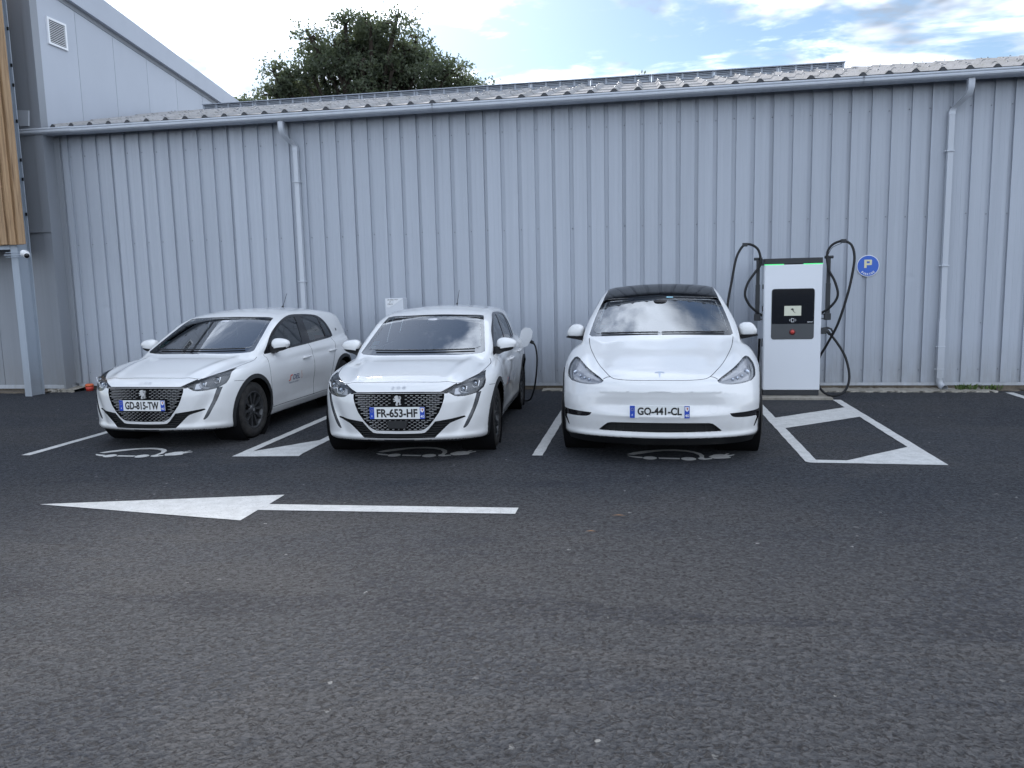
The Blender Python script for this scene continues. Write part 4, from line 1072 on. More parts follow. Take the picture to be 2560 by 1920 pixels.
        gl = MB(); gl.prism(rrect(sg * .862 - .082, sg * .862 + .082, .935, 1.035, .03), 1.456, 1.462, 'xz'); gl.build('mirror_glass', M['mirror'], mo)
        for (cy, cz), nm in zip(ax, ('front_wheel', 'rear_wheel')):
            wheel(nm, root, (sg * .733, cy, cz - .001), .311, .198, .206, sg, spoke_rim_a, M)
            ln = MB(); xs = (.50, .835)
            ln.lathe([(.352, sg * xs[1]), (.362, sg * (xs[1] - .03)), (.362, sg * xs[0]), (.05, sg * xs[0])], 40, 'x', (0, cy, cz)); ln.build('wheel_arch_liner', M['liner'], root, fixn=False)
    # grille dashes
    g = MB(); rows = np.arange(.312, .640, .0165); gx = []; gz = []; gl_ = []
    for ri, zz in enumerate(rows):
        hwid = np.interp(zz, [.297, .317, .342, .402, .47, .533, .60, .648], [.20, .245, .285, .336, .385, .412, .430, .432])
        k = -14
        while k < 15:
            xx = (k + (.5 if ri % 2 else 0)) * .052; k += 1
            u = abs(xx) / .43; ln_ = .010 + .034 * min(1, u * 1.2)
            if abs(xx) + ln_ / 2 > hwid - .006: continue
            if abs(xx) + ln_ / 2 < .300 and .405 < zz < .540: continue
            if abs(xx) < .075 and zz > .53: continue
            gx.append(xx); gz.append(zz); gl_.append(ln_)
    P = S.pt('front', np.array(gx), np.array(gz))
    for p, l_ in zip(P, gl_):
        g.box((p[0] - l_ / 2, p[1] + .006, p[2] - .0027), (p[0] + l_ / 2, p[1] + .024, p[2] + .0027))
    gd = g.build('grille_dashes', M['satin'], root); gd['kind'] = 'stuff'
    sl = MB()
    for zz in (.243, .259, .280, .302, .325, .348, .370):
        hwid = np.interp(zz, [.228, .243, .345, .372], [.32, .34, .445, .48]); inner_ = np.interp(zz, [.272, .294, .338, .385], [0, .275, .32, .36]) if zz > .272 else 0
        for s0, s1 in ([(-hwid, hwid)] if inner_ == 0 else [(inner_, hwid), (-hwid, -inner_)]):
            xs = np.linspace(s0, s1, 14); P = S.pt('front', xs, np.full(14, zz))
            vs = [(p[0], p[1] + .012, zz - .004) for p in P] + [(p[0], p[1] + .012, zz + .002) for p in P] + [(p[0], p[1] + .05, zz + .004) for p in P]
            sl.add(vs, [(k, k + 1, k + 15, k + 14) for k in range(13)] + [(k + 14, k + 15, k + 29, k + 28) for k in range(13)])
    sl.build('intake_slats', M['black'], root)
    # emblem, lettering, badges
    em = MB(); yv = float(S.hit('front', [0.0], [.585])[0]); em.prism([(-a, b + .585) for a, b in LION][::-1] if False else [(a, b + .585) for a, b in LION], yv - .010, yv + .012, 'xz'); em.build('lion_emblem', M['emb'], root)
    me = text_mesh('208', .135, .020, spacing=1.5); S.decal('bonnet_lettering', me, 'front', (0, .693), M['satin'], root, .003)
    # door logo on the side that faces +x
    lg = {}
    me = text_mesh('DEL', .19, .062, shear=.15, bold=.012); S.decal('door_lettering', me, 'side', (1.815, .560), M['logo_blue'], root, .002)
    zs = MB(); zs.add(*[[(x_, 0, z_) for x_, z_ in ((-.055, -.038), (-.022, -.038), (-.006, -.026), (.002, .020), (.046, .020), (.046, .034), (-.004, .034), (-.016, .024), (-.024, -.024), (-.055, -.024))], [tuple(range(10))]])
    S.decal('door_lettering', zs.mesh(), 'side', (1.660, .562), M['logo_red'], root, .002)
    me = text_mesh('RESEAUX LANDES', .26, .018, bold=.01); S.decal('door_lettering', me, 'side', (1.745, .500), M['slate'], root, .002)
    lp = MB(); pts = [(0, 0, -.035), (-.014, 0, -.02), (-.010, 0, .02), (-.004, 0, .055), (.006, 0, .05), (.006, 0, .01), (.022, 0, .012), (.026, 0, -.02), (.012, 0, -.04)]
    lp.tube(pts, .0022, 4, closed=True); S.decal('door_mark', lp.mesh(), 'side', (1.955, .562), M['logo_pale'], root, .002)
    bd = MB(); bd.lathe([(0, 0), (.02, 0)], 18, 'y'); S.decal('pillar_badge', bd.mesh(), 'side', (3.378, 1.050), M['badge_dark'], root, .003)
    # aerial, wipers, stickers
    an = MB(); z0 = float(S.hit('top', [0.0], [3.20])[0]); an.tube([(0, 3.17, z0 - .01), (0, 3.22, z0 + .025)], [.022, .010], 8); an.tube([(0, 3.215, z0 + .02), (.012, 3.33, z0 + .20)], [.004, .0025], 6); an.build('roof_aerial', M['black'], root)
    wp = MB()
    for (xa, xb) in ((-.50, .06), (.02, .56)):
        xs = np.linspace(xa, xb, 8); P = S.pt('top', xs, 1.005 + .10 * (xs / .6) ** 2 + .02, .012); wp.tube([tuple(p) for p in P], .007, 6)
    wp.build('wipers', M['black'], root)
    st = MB(); st.prism([(-.028, -.028), (.028, -.028), (.028, .028), (-.028, .028)], 0, .001, 'xz')
    me = bpy.data.meshes.new('s'); me.from_pydata([(-.04, 0, -.03), (.03, 0, -.03), (.03, 0, .045), (-.04, 0, .045)], [], [(0, 1, 2, 3)]); S.decal('windscreen_sticker', me, 'top', (-.545, 1.265), M['sticker'], root, -.006)
    me = MB().lathe([(0, 0), (.028, 0)], 16, 'y').mesh(); S.decal('windscreen_sticker', me, 'top', (-.560, 1.200), M['stickerg'], root, -.006)
    sb = MB(); v, f = superbox((0, 1.70, 1.235), (.065, .05, .035), 3); sb.add(v, f, True); sb.build('sensor_box', M['lampgrey'], root)
    cabin(root, M, 1.72, 1.10, .865, .66, yr=2.55, head=1.10)
    return root, S
CM['shaded_white'] = mat('shaded white recess', (0.55, 0.56, 0.58), 0.5)  # darker copy of the car white, shade put into its colour
CM['lens2'] = mat('projector lens', (0.55, 0.60, 0.68), 0.04, 0.6)
CM['rim']  # noqa
def copy_tree(o, parent=None, skip=()):
    c = o.copy(); col.objects.link(c)
    if parent is not None: c.parent = parent
    for ch in list(o.children):
        if ch.name.split('.')[0] in skip: continue
        copy_tree(ch, c)
    return c
hatch, HS = make_hatchback()
hatch.location = (-5.11, 7.19, 0); hatch.rotation_euler = (0, 0, R(-0.8))
hatch2 = copy_tree(hatch)
hatch2.location = (-2.254, 6.82, 0); hatch2.rotation_euler = (0, 0, R(3.2))
tag(hatch, 'white hatchback with plate GD-815-TW, parked farthest left nearest the steel column', 'car', 'white cars parked along the metal wall')
tag(hatch2, 'white hatchback with plate FR-653-HF and open charging flap, between two other cars', 'car', 'white cars parked along the metal wall')
py = float(HS.hit('front', [.0], [.47])[0])
fr_plate(hatch, 'GD-815-TW', (0, py - .016, .472), CM)
fr_plate(hatch2, 'FR-653-HF', (0, py - .016, .472), CM)
rs = MB(); rs.prism([(-.09, .325), (.075, .325), (.095, .395), (-.11, .395)], py - .004, py + .03, 'xz'); rs.build('radar_panel', CM['black'], hatch2)
# ------------------------------------------------------------------ tall electric crossover
def make_FY():
    Wp = pchip([-.1, 0, .3, .6, .9, 1.4, 2.2, 3.2, 3.8, 4.3, 4.7], [.88, .90, .932, .948, .952, .938, .930, .938, .945, .91, .83])
    sec = pchip([.1, .22, .35, .5, .65, .8, .92, 1.02, 1.15], [-.075, -.042, -.018, -.003, 0, -.010, -.036, -.078, -.15])
    Tc = pchip([-.1, 0, .08, .16, .3, .5, .8, 1.05, 1.3, 2, 3.5, 4.4, 4.7], [.60, .660, .705, .745, .800, .865, .958, 1.022, 1.050, 1.065, 1.09, 1.08, 1.02])
    fz = pchip([.1, .18, .215, .25, .30, .40, .5, .58, .66, .72, .78, .88, 1.0], [.30, .13, .06, .025, .015, .002, .0, .020, .062, .100, .17, .36, .62])
    fx = pchip([0, .15, .3, .45, .6, .72, .82, .88, .93, .98], [0, .006, .024, .058, .112, .185, .290, .40, .55, .75])
    rz = pchip([.1, .25, .4, .6, .8, .95, 1.1, 1.3], [4.4, 4.62, 4.68, 4.69, 4.66, 4.62, 4.50, 4.2])
    rx = pchip([0, .4, .6, .8, .94], [0, .03, .08, .22, .5])
    gY = pchip([.8, 1.0, 1.3, 1.7, 2.4, 3.2, 3.8, 4.3, 4.7], [.70, .74, .795, .828, .838, .815, .75, .66, .55])
    tz = pchip([.9, 1.05, 1.2, 1.35, 1.45, 1.55, 1.62], [-.03, 0, .052, .120, .170, .225, .30])
    rf = pchip([1.0, 1.6, 1.9, 2.15, 2.5, 2.95, 3.4, 3.9, 4.4, 4.7], [1.16, 1.375, 1.475, 1.548, 1.596, 1.594, 1.55, 1.46, 1.32, 1.2])
    hood = pchip([.0, .15, .4, 1.0, 1.3], [0, .3, 1, 1, 0])
    def F(x, y, z):
        flare = .012 * gauss(y, z, .86, .45, .36, .3) + .014 * gauss(y, z, 3.72, .48, .38, .3)
        scal = -.020 * gauss(y, z, 2.3, .45, .8, .15)
        side = (x - Wp(y) - sec(z) - flare - scal) * .96
        fend = .030 * np.exp(-((x - .74) / .11) ** 2) * hood(y) - .012 * np.exp(-((x - .55) / .10) ** 2) * hood(y)
        top = (z - (Tc(y) - .060 * (x / .85) ** 3 + fend)) * .93
        e = .004; dx = (fx(x + e) - fx(x - e)) / (2 * e); dz = (fz(z + e) - fz(z - e)) / (2 * e)
        sst = lambda a, b, t: np.clip((t - a) / (b - a), 0, 1) ** 2 * (3 - 2 * np.clip((t - a) / (b - a), 0, 1))
        scoop = .072 * np.exp(-(np.abs(x) / .62) ** 5) * np.clip((.650 - z - .02 * (x / .6) ** 4) / .13, 0, 1) ** .8 * sst(.425, .535, z)
        lipf = -.020 * np.exp(-((z - .245) / .03) ** 2)
        bar = -.012 * np.exp(-((z - .44 - .05 * x) / .035) ** 2) * np.exp(-(x / .6) ** 4)
        front = (fz(z) + fx(x) + scoop + lipf + bar - y) / np.sqrt(1 + dx * dx + dz * dz)
        rear = (y - rz(z) + rx(x)) * .9
        lo = smax(side, top, .085); lo = smax(lo, front, .055); lo = smax(lo, rear, .09); lo = smax(lo, .19 - z, .03)
        gs = (x - gY(y) + tz(z)) * .92
        ws = (1.06 + (z - 1.055) * 2.28 + .13 * (x / .7) ** 2 + .12 * (z - 1.05) * (z - 1.5) - y) * .40
        ro = z - rf(y) + .040 * (x / .6) ** 2
        re = (y - 4.66 + .10 * (x / .7) ** 2 + (z - 1.0) * .6) * .85
        g = smax(gs, ws, .05); g = smax(g, ro, .075); g = smax(g, re, .06); g = smax(g, .8 - z, .02)
        return smin(lo, g, .035)
    return F

def turbine_rim(e, sr, hw, side, M):
    s = side; zf = s * hw
    d = MB(); d.lathe([(sr + .004, zf * .86), (sr - .004, zf * .90), (sr - .016, zf * .84), (sr - .022, zf * .3), (sr - .03, -zf * .7)], 48, 'x'); d.build('rim', M['rim'], e)
    bk = MB(); bk.lathe([(0, zf * .05), (sr - .02, zf * .05)], 32, 'x'); bk.build('rim_back', M['rim_dark'], e)
    sp = MB()
    for k in range(10):
        a = 2 * math.pi * k / 10; P = []
        for rr, ww, xx, da in ((.035, .020, .70, 0), (sr - .012, .060, .86, .22)):
            ca, sa = math.cos(a + da), math.sin(a + da)
            for off in (-1, 1):
                P.append((zf * xx, rr * ca - off * ww / 2 * sa, rr * sa + off * ww / 2 * ca)); P.append((zf * xx - s * .02, rr * ca - off * ww / 2 * sa, rr * sa + off * ww / 2 * ca))
        sp.add(P, [(0, 2, 6, 4), (1, 5, 7, 3), (0, 4, 5, 1), (2, 3, 7, 6), (0, 1, 3, 2), (4, 6, 7, 5)])
    sp.build('spokes', M['rim'], e)
    h = MB(); h.lathe([(0, zf * .82), (.035, zf * .80), (.07, zf * .70), (.075, zf * .4)], 24, 'x'); h.build('hub', M['rim'], e)

def make_crossover():
    M = CM; S = Shell(make_FY(), 4.75, .99, .12, 1.64, .0175)
    P_ = M['paint2']
    fr = lambda c, n: (c[:, 1] < 1.0) & (n[:, 1] < .35) & (c[:, 2] < 1.0)
    sd = lambda c, n: (n[:, 0] > .12) & (c[:, 0] > .45)
    tp = lambda c, n: (n[:, 2] > .15) & (c[:, 2] > .6)
    S.retag(lambda c, n: (n[:, 2] < -.75) & (c[:, 2] < .26), 'under')
    ax = [(.86, .355), (3.72, .355)]
    def disc(cy, cz, r, n=44): return [(cy + r * math.cos(2 * math.pi * k / n), cz + r * math.sin(2 * math.pi * k / n)) for k in range(n)]
    for cy, cz in ax:
        S.cut('side', [disc(cy, cz, .432)], 'clad', lambda c, n: (c[:, 0] > .66) & (n[:, 0] > .05))
        S.cut('side', [disc(cy, cz, .395)], 'hole', lambda c, n: c[:, 0] > .60, ('body', 'clad', 'under'))
    gl = lambda c, n: (c[:, 2] > 1.0) & (n[:, 2] > .12)
    outer = half_line([(0, 1.125), (.35, 1.145), (.58, 1.185), (.70, 1.22)], 4) + half_line([(.728, 1.265), (.692, 1.62), (.630, 2.045)], 4) + half_line([(.58, 2.025), (.35, 1.99), (0, 1.975)], 4)
    inner = half_line([(0, 1.175), (.35, 1.20), (.55, 1.235), (.655, 1.275)], 4) + half_line([(.682, 1.32), (.648, 1.62), (.590, 1.95)], 4) + half_line([(.55, 1.955), (.35, 1.93), (0, 1.915)], 4)
    S.cutpoly('top', outer, 'frit', gl); S.cutpoly('top', inner, 'wind', None, ('frit',))
    roof = half_line([(0, 1.975), (.35, 1.99), (.58, 2.025), (.630, 2.045)], 4) + half_line([(.605, 2.25), (.580, 2.6), (.560, 3.1), (.53, 3.6), (.50, 3.82)], 3) + [(0, 3.88)]
    S.cutpoly('top', roof, 'roof', gl)
    S.cutpoly('top', [(0, 3.93), (.51, 3.87), (.54, 4.2), (.50, 4.42), (0, 4.50)], 'rearwin', lambda c, n: (c[:, 2] > 1.0) & (n[:, 2] > .3))
    dlo = half_line([(1.45, 1.022), (2.3, 1.045), (3.2, 1.075), (3.75, 1.10)], 3) + half_line([(4.02, 1.135), (3.92, 1.21), (3.55, 1.355), (3.05, 1.455), (2.5, 1.475), (2.15, 1.435), (1.85, 1.315), (1.60, 1.16), (1.46, 1.06)], 4)
    S.cutpoly('side', dlo, 'trim', sd)
    S.cutpoly('side', [(1.62, 1.055), (2.42, 1.075), (2.40, 1.44), (2.20, 1.405), (1.90, 1.29), (1.68, 1.15)], 'win1', sd, ('trim',))
    S.cutpoly('side', [(2.52, 1.08), (3.30, 1.105), (3.36, 1.12), (3.20, 1.385), (2.95, 1.43), (2.51, 1.45)], 'win2', sd, ('trim',))
    S.cutpoly('side', [(3.42, 1.12), (3.90, 1.145), (3.85, 1.20), (3.50, 1.33), (3.30, 1.375)], 'win3', sd, ('trim',))
    S.cutpoly('front', [(0, .90), (.80, .90), (.86, .99), (.70, 1.01), (0, 1.0)], 'tail', lambda c, n: (n[:, 1] > .05) & (c[:, 1] > 4.3))
    head = half_line([(.505, .732), (.525, .714), (.58, .702), (.645, .698), (.735, .702), (.82, .716)], 3) + half_line([(.862, .745), (.872, .795), (.862, .850), (.828, .896)], 3) + half_line([(.800, .906), (.765, .892), (.685, .837), (.615, .795), (.545, .758)], 3)
    S.cutpoly('front', head, 'lamp', fr)
    S.cutpoly('front', half_line([(.905, .452), (.76, .454), (.610, .452)], 3) + half_line([(.622, .432), (.660, .414), (.78, .404), (.858, .400)], 3) + half_line([(.868, .380), (.836, .306)], 2) + half_line([(.846, .302), (.893, .375), (.912, .425)], 2), 'vent', fr)
    S.cutpoly('front', [(0, .380), (.30, .378), (.430, .374), (.462, .366), (.490, .346), (.540, .302), (.535, .296), (0, .292)], 'intake', fr)
    hl = half_line([(0, .160), (.20, .163), (.36, .190), (.445, .245), (.52, .405), (.603, .62), (.680, .89), (.716, 1.14), (.722, 1.20)], 4)
    S.seam('top', hl, .006, 'seam', tp)
    S.cutpoly('top', hl + [(.70, 1.22), (.58, 1.185), (.35, 1.145), (0, 1.125)], 'bonnet', tp)
    S.seam('front', half_line([(.443, .763), (.478, .758), (.512, .742)], 3), .004, 'seam', fr)
    S.seam('side', half_line([(.52, .765), (.50, .768), (.44, .765)], 3), .004, 'seam', sd)
    d1 = half_line([(1.44, 1.02), (1.40, .90), (1.38, .70), (1.42, .45), (1.48, .28)], 4); d2 = half_line([(2.48, 1.06), (2.47, .8), (2.46, .5), (2.44, .275)], 4); d3 = half_line([(3.45, 1.08), (3.40, .92), (3.25, .75), (3.17, .55), (3.10, .275)], 4)
    for ln in (d1, d2, d3, [(1.48, .277), (3.10, .273)]): S.seam('side', ln, .006, 'seam', sd)
    S.cutpoly('side', d1 + d2[::-1], 'door1', sd); S.cutpoly('side', d2 + d3[::-1] + [(2.9, 1.06)], 'door2', sd)
    root = empty('parked_car')
    S.part('body', ('body',), P_, root); S.part('underbody', ('under',), M['black'], root); S.part('panel_gaps', ('seam',), M['seam'], root, push=-.004, rim=True)
    S.part('bonnet', ('bonnet',), P_, root); S.part('windscreen', ('wind',), M['glass'], root, push=-.003); S.part('windscreen_border', ('frit',), M['frit'], root, push=-.003, rim=True)
    S.part('glass_roof', ('roof',), M['roofglass'], root, push=-.002, rim=True); S.part('rear_window', ('rearwin',), M['glass_dark'], root, push=-.003)
    for sd_ in 'rl':
        for far in (False, True): S.part('wheel_arch_trim', ('clad',), M['black'], root, sd_, push=.006, rim=True, test=lambda c, far=far: (c[1] > 2.3) == far)
    S.part('lower_intake', ('intake',), M['black'], root, vec=(0, .055, 0), rim=True)
    lipm = MB(); xs = np.linspace(-.86, .86, 36); P = S.pt('front', xs, np.full(36, .225)); P2 = S.pt('front', xs * .98, np.full(36, .200))
    lipm.add([(p[0], p[1] + .004, p[2] - .004) for p in P] + [(p[0], p[1] + .06, .150) for p in P2], [(k, k + 1, k + 37, k + 36) for k in range(35)], True); lipm.build('front_splitter', M['black'], root)
    gs = MB()
    for zz in (.312, .334, .356):
        hwid = np.interp(zz, [.296, .346, .374], [.52, .47, .43]); xs = np.linspace(-hwid, hwid, 20); P = S.pt('front', xs, np.full(20, zz))
        gs.add([(p[0], p[1] + .035, zz - .002) for p in P] + [(p[0], p[1] + .035, zz + .002) for p in P], [(k, k + 1, k + 21, k + 20) for k in range(19)])
    for xx in np.arange(-.48, .49, .08):
        P = S.pt('front', [xx, xx], [.30, .37]); gs.box((xx - .002, P[0][1] + .036, .30), (xx + .002, P[0][1] + .045, .37))
    gs.build('intake_slats', M['rim_dark'], root)
    for sd_, sg in (('r', 1), ('l', -1)):
        for n, t in (('front_door', 'door1'), ('rear_door', 'door2')):
            dr = S.part(n, (t,), P_, root, sd_); hy, hz = (2.22, .90) if t == 'door1' else (3.18, .93)
            x = float(S.hit('side', [hy], [hz])[0]); hm = MB(); v, f = superbox((sg * x, hy, hz), (.004, .10, .011), 4); hm.add(v, f, True); hm.build('door_handle', M['satin'], dr)
        S.part('window_trim', ('trim',), M['gloss'], root, sd_, push=.001)
        for t, n in (('win1', 'front_side_window'), ('win2', 'rear_side_window'), ('win3', 'quarter_window')): S.part(n, (t,), M['glass_side'], root, sd_, push=-.003)
        la = S.part('headlight', ('lamp',), M['lampmid'], root, sd_, push=-.020, rim=True, rim_m=M['gloss'])
        S.part('lamp_lens', ('lamp',), M['lens'], la, sd_, push=-.001)
        def strip(pts_a, pts_b, off_a, off_b, mname, nm):
            a = S.pt('front', [p[0] for p in pts_a], [p[1] for p in pts_a], off_a); b = S.pt('front', [p[0] for p in pts_b], [p[1] for p in pts_b], off_b); n = len(a)
            q = MB(); q.add([(sg * p[0], p[1], p[2]) for p in a] + [(sg * p[0], p[1], p[2]) for p in b], [(k, k + 1, n + k + 1, n + k) for k in range(n - 1)], True); q.build(nm, M[mname], la)
        strip([(.545, .745), (.615, .780), (.685, .818), (.755, .862), (.800, .888)], [(.545, .735), (.615, .752), (.685, .775), (.755, .806), (.810, .845)], -.012, -.018, 'lampsilver', 'reflector')
        strip([(.560, .722), (.640, .722), (.720, .735), (.800, .765)], [(.560, .710), (.640, .706), (.720, .711), (.800, .724)], -.014, -.008, 'lampsilver', 'light_guide')
        strip([(.840, .735), (.860, .790), (.848, .845)], [(.815, .73), (.838, .785), (.828, .845)], -.010, -.010, 'lampwhite', 'side_reflector')
        for cx, cz, r in ((.645, .742, .015), (.690, .752, .015), (.735, .765, .015), (.790, .790, .024)):
            pp = S.pt('front', [cx], [cz], -.012)[0]; q = MB(); v, f = ellip((sg * pp[0], pp[1], pp[2]), (r, .008, r), 12, 8); q.add(v, f, True); q.build('projector', M['lens2'], la)
        S.part('bumper_vent', ('vent',), M['gloss'], root, sd_, push=-.010, rim=True)
        S.part('tail_lamp', ('tail',), M['red_lamp'], root, sd_, push=.002, rim=True)
        mc = (sg * .905, 1.60, 1.098)
        def shp(a, b, c):
            k = 1 - .30 * max(0, c) * (1 + a * sg) * .5
            return (a * k - .10 * sg * max(0, c), b * (1 - .2 * a * sg), c if c > -.55 else -.55)
        v, f = superbox(mc, (.095, .07, .082), 2.6, fn=shp); q = MB(); q.add(v, f, True); mo = q.build('door_mirror', P_, root)
        bs = MB(); bs.prism([(sg * .775, 1.012), (sg * .84, 1.005), (sg * 1.005, 1.036), (sg * 1.003, 1.052), (sg * .80, 1.055)], 1.56, 1.655, 'xz'); bs.build('mirror_base', M['gloss'], mo)
        mg = MB(); mg.prism(rrect(sg * .905 - .078, sg * .905 + .078, 1.062, 1.165, .03), 1.655, 1.672, 'xz'); mg.build('mirror_glass', M['mirror'], mo)
        for (cy, cz), nm in zip(ax, ('front_wheel', 'rear_wheel')):
            wheel(nm, root, (sg * .822, cy, cz - .001), .354, .245, .248, sg, turbine_rim, M)
            ln = MB(); ln.lathe([(.395, sg * .92), (.402, sg * .88), (.402, sg * .55), (.06, sg * .55)], 40, 'x', (0, cy, cz)); ln.build('wheel_arch_liner', M['liner'], root, fixn=False)
    # emblem on the bonnet: a T with an arched bar
    tm = bpy.data.meshes.new('t'); K_ = .8; top_ = [(-.055, .018), (-.03, .024), (0, .026), (.03, .024), (.055, .018), (.050, .010), (.022, .016), (.013, .015), (.0, -.034), (-.013, .015), (-.022, .016), (-.050, .010)]; top_ = [(a * K_, b * K_) for a, b in top_]
    tr = tessellate_polygon([[Vector((a, b, 0)) for a, b in top_]]); tm.from_pydata([(a, 0, b) for a, b in top_], [], [tuple(t) for t in tr])
    S.decal('bonnet_emblem', tm, 'front', (0, .782), M['emblem'], root, .003)
    ring = MB(); n = 28
    for rr in (.0385, .0415): pass
    ring.add([(rr * math.cos(2 * math.pi * k / n), 0, rr * math.sin(2 * math.pi * k / n)) for rr in (.0375, .0400) for k in range(n)], [(k, (k + 1) % n, n + (k + 1) % n, n + k) for k in range(n)])
    S.decal('tow_eye_cover', ring.mesh(), 'front', (.468, .497), M['shaded_white'], root, .001)
    wp = MB()
    for xa, xb in ((-.60, -.02), (.02, .64)):
        xs = np.linspace(xa, xb, 8); P = S.pt('top', xs, 1.165 + .13 * (xs / .7) ** 2 * .8, .010); wp.tube([tuple(p) for p in P], .007, 6)
    wp.build('wipers', M['black'], root)
    me = bpy.data.meshes.new('s'); me.from_pydata([(-.030, 0, -.028), (.030, 0, -.028), (.030, 0, .04), (-.030, 0, .04)], [], [(0, 1, 2, 3)]); S.decal('windscreen_sticker', me, 'top', (-.595, 1.395), M['sticker'], root, -.006)
    me = bpy.data.meshes.new('s'); me.from_pydata([(-.035, 0, -.012), (.035, 0, -.012), (.035, 0, .012), (-.035, 0, .012)], [], [(0, 1, 2, 3)]); S.decal('windscreen_sticker', me, 'top', (.105, 1.955), M['sticker'], root, .004)
    cb = MB(); v, f = superbox((0, 1.90, 1.40), (.075, .07, .028), 3); cb.add(v, f, True); cb.build('camera_housing', M['gloss'], root)
    cabin(root, M, 2.05, 1.30, .985, .74, yr=3.0, head=1.30)
    return root, S
CM['roofglass'] = mat('black roof glass', (0.008, 0.009, 0.011), 0.02, 0, 0.9)
CM['lampmid'] = mat('lamp housing pale', (0.46, 0.47, 0.51), 0.3, 0.2)
CM['lampsilver'] = mat('lamp silver', (0.84, 0.84, 0.87), 0.25, 0.3)
CM['emblem'] = mat('grey blue emblem', (0.42, 0.48, 0.58), 0.3, 0.4)
cross, YS = make_crossover()
cross.location = (.128, 6.9, 0); cross.rotation_euler = (0, 0, R(-1.2))
tag(cross, 'white crossover with black glass roof and plate GQ-441-CL, beside the charging station', 'car', 'white cars parked along the metal wall')
yy = float(YS.hit('front', [.24], [.47])[0])
fr_plate(cross, 'GQ-441-CL', (0, yy - .030, .478), CM)
# ------------------------------------------------------------------ charging station
CH_W = mat('charger white panel', (0.70, 0.73, 0.78), 0.35, 0, 0.5)
CH_G = mat('charger dark grey', (0.030, 0.033, 0.038), 0.5, 0, 0.4); CH_B = mat('black rubber cable', (0.012, 0.013, 0.015), 0.55, 0, 0.35)
CH_S = mat('charger black glass', (0.006, 0.008, 0.012), 0.06, 0, 0.5); CH_P = mat('charger panel grey', (0.060, 0.066, 0.072), 0.45)
LED = mat('green status light', (0.1, 0.5, 0.2), 0.4, 0, 0.5, 0, (0.10, 0.95, 0.28), 0.45)
SCRN = mat('charger display', (0.2, 0.22, 0.2), 0.3, 0, 0.5, 0, (0.30, 0.33, 0.30), 0.55)
CW = mat('white print', (0.75, 0.76, 0.78), 0.5); CR = mat('red push button', (0.55, 0.06, 0.05), 0.35)
x0, x1, y0, y1 = 1.598, 2.342, 11.03, 11.62
ch = tag(empty('charging_station', ((x0 + x1) / 2, (y0 + y1) / 2, 0)), 'tall white rapid charging station with dark screen panel beside the crossover', 'charging station'); OFF = ch.location.copy()
def cb(name, m, mb, parent=None):
    o = mb.build(name, m, parent or ch)
    if parent is None: o.location = -OFF
    return o
q = MB(); q.cbox((x0 + .005, y0 + .02, .030), (x1 - .005, y1 - .02, .106), .004); cb('plinth', CH_G, q)
q = MB(); q.cbox((x0 + .06, y0 + .012, .036), (x1 - .09, y0 + .03, .100), .003); cb('plinth_cover', CH_G, q)
q = MB(); q.cbox((x0, y0, .107), (x1, y1, 1.808), .012); hs = cb('housing', CH_W, q)
q = MB(); q.cbox((x0 - .006, y0 + .012, .125), (x0, y1 - .03, 1.79), .002); cb('side_cover', CH_W, q)
q = MB(); q.cbox((x0, y0, 1.818), (x1, y1, 1.893), .006); q.box((x0 + .01, y0 + .008, 1.808), (x1 - .01, y1 - .01, 1.818)); cb('top_cap', CH_G, q)
for a, b_ in ((x0 - .002, 1.845), (2.095, x1 + .002)):
    q = MB(); q.cbox((a, y0 - .002, 1.806), (b_, y0 + .05, 1.8175), .002); cb('status_light', LED, q)
q = MB(); q.prism(rrect(1.694, 2.248, .803, 1.486, .035), y0 - .004, y0 + .004, 'xz'); cb('screen_panel', CH_P, q)
pan = [p for p in rrect(1.700, 2.242, .80, 1.480, .030) if p[1] > 1.1]; q = MB(); q.prism(pan + [(1.700, 1.014), (2.242, 1.014)], y0 - .0065, y0 - .0041, 'xz'); sp_ = cb('screen_glass', CH_S, q)
q = MB(); q.box((1.860, y0 - .0085, 1.123), (2.078, y0 - .0066, 1.255)); dp = cb('display', SCRN, q, None)
icon = [(-.018, .016), (-.006, .026), (.012, .026), (.022, .014), (.018, .0), (.026, -.020), (.050, -.042), (.046, -.046), (.020, -.026), (.006, -.006), (-.010, .004), (-.020, .006)]
q = MB(); q.prism([(a * .9 + 1.962, b_ * .9 + 1.198) for a, b_ in icon], y0 - .0098, y0 - .0086, 'xz'); cb('plug_icon', mat('display dark print', (0.02, 0.022, 0.022), 0.5), q)
q = MB()
for a, b_, c, d in ((1.952, 1.990, 1.036, 1.042), (1.952, 1.990, 1.082, 1.088), (1.952, 1.957, 1.042, 1.082), (1.985, 1.990, 1.042, 1.082)): q.box((a, y0 - .0085, c), (b_, y0 - .0066, d))
for sg in (-1, 1):
    for r_ in (.012, .020):
        pts = [(1.971 + sg * (.022 + r_ * math.cos(t)), y0 - .0075, 1.062 + r_ * math.sin(t)) for t in np.linspace(-1, 1, 7)]; q.tube(pts, .0016, 4)
cb('contactless_sign', CW, q)
o = obj('maker_lettering', text_mesh('ingeteam', .078, .016, shear=.2, bold=.02), CW, ch); o.location = Vector((2.195, y0 - .0072, 1.036)) - OFF
q = MB(); q.lathe([(.0, y0 - .018), (.024, y0 - .016), (.026, y0 - .006)], 20, 'y', (1.970, 0, .903)); cb('stop_button', CR, q)
q = MB(); q.lathe([(.027, y0 - .010), (.040, y0 - .008), (.042, y0 - .004)], 24, 'y', (1.970, 0, .903)); cb('button_ring', mat('dark red ring', (0.10, 0.012, 0.015), 0.4), q)
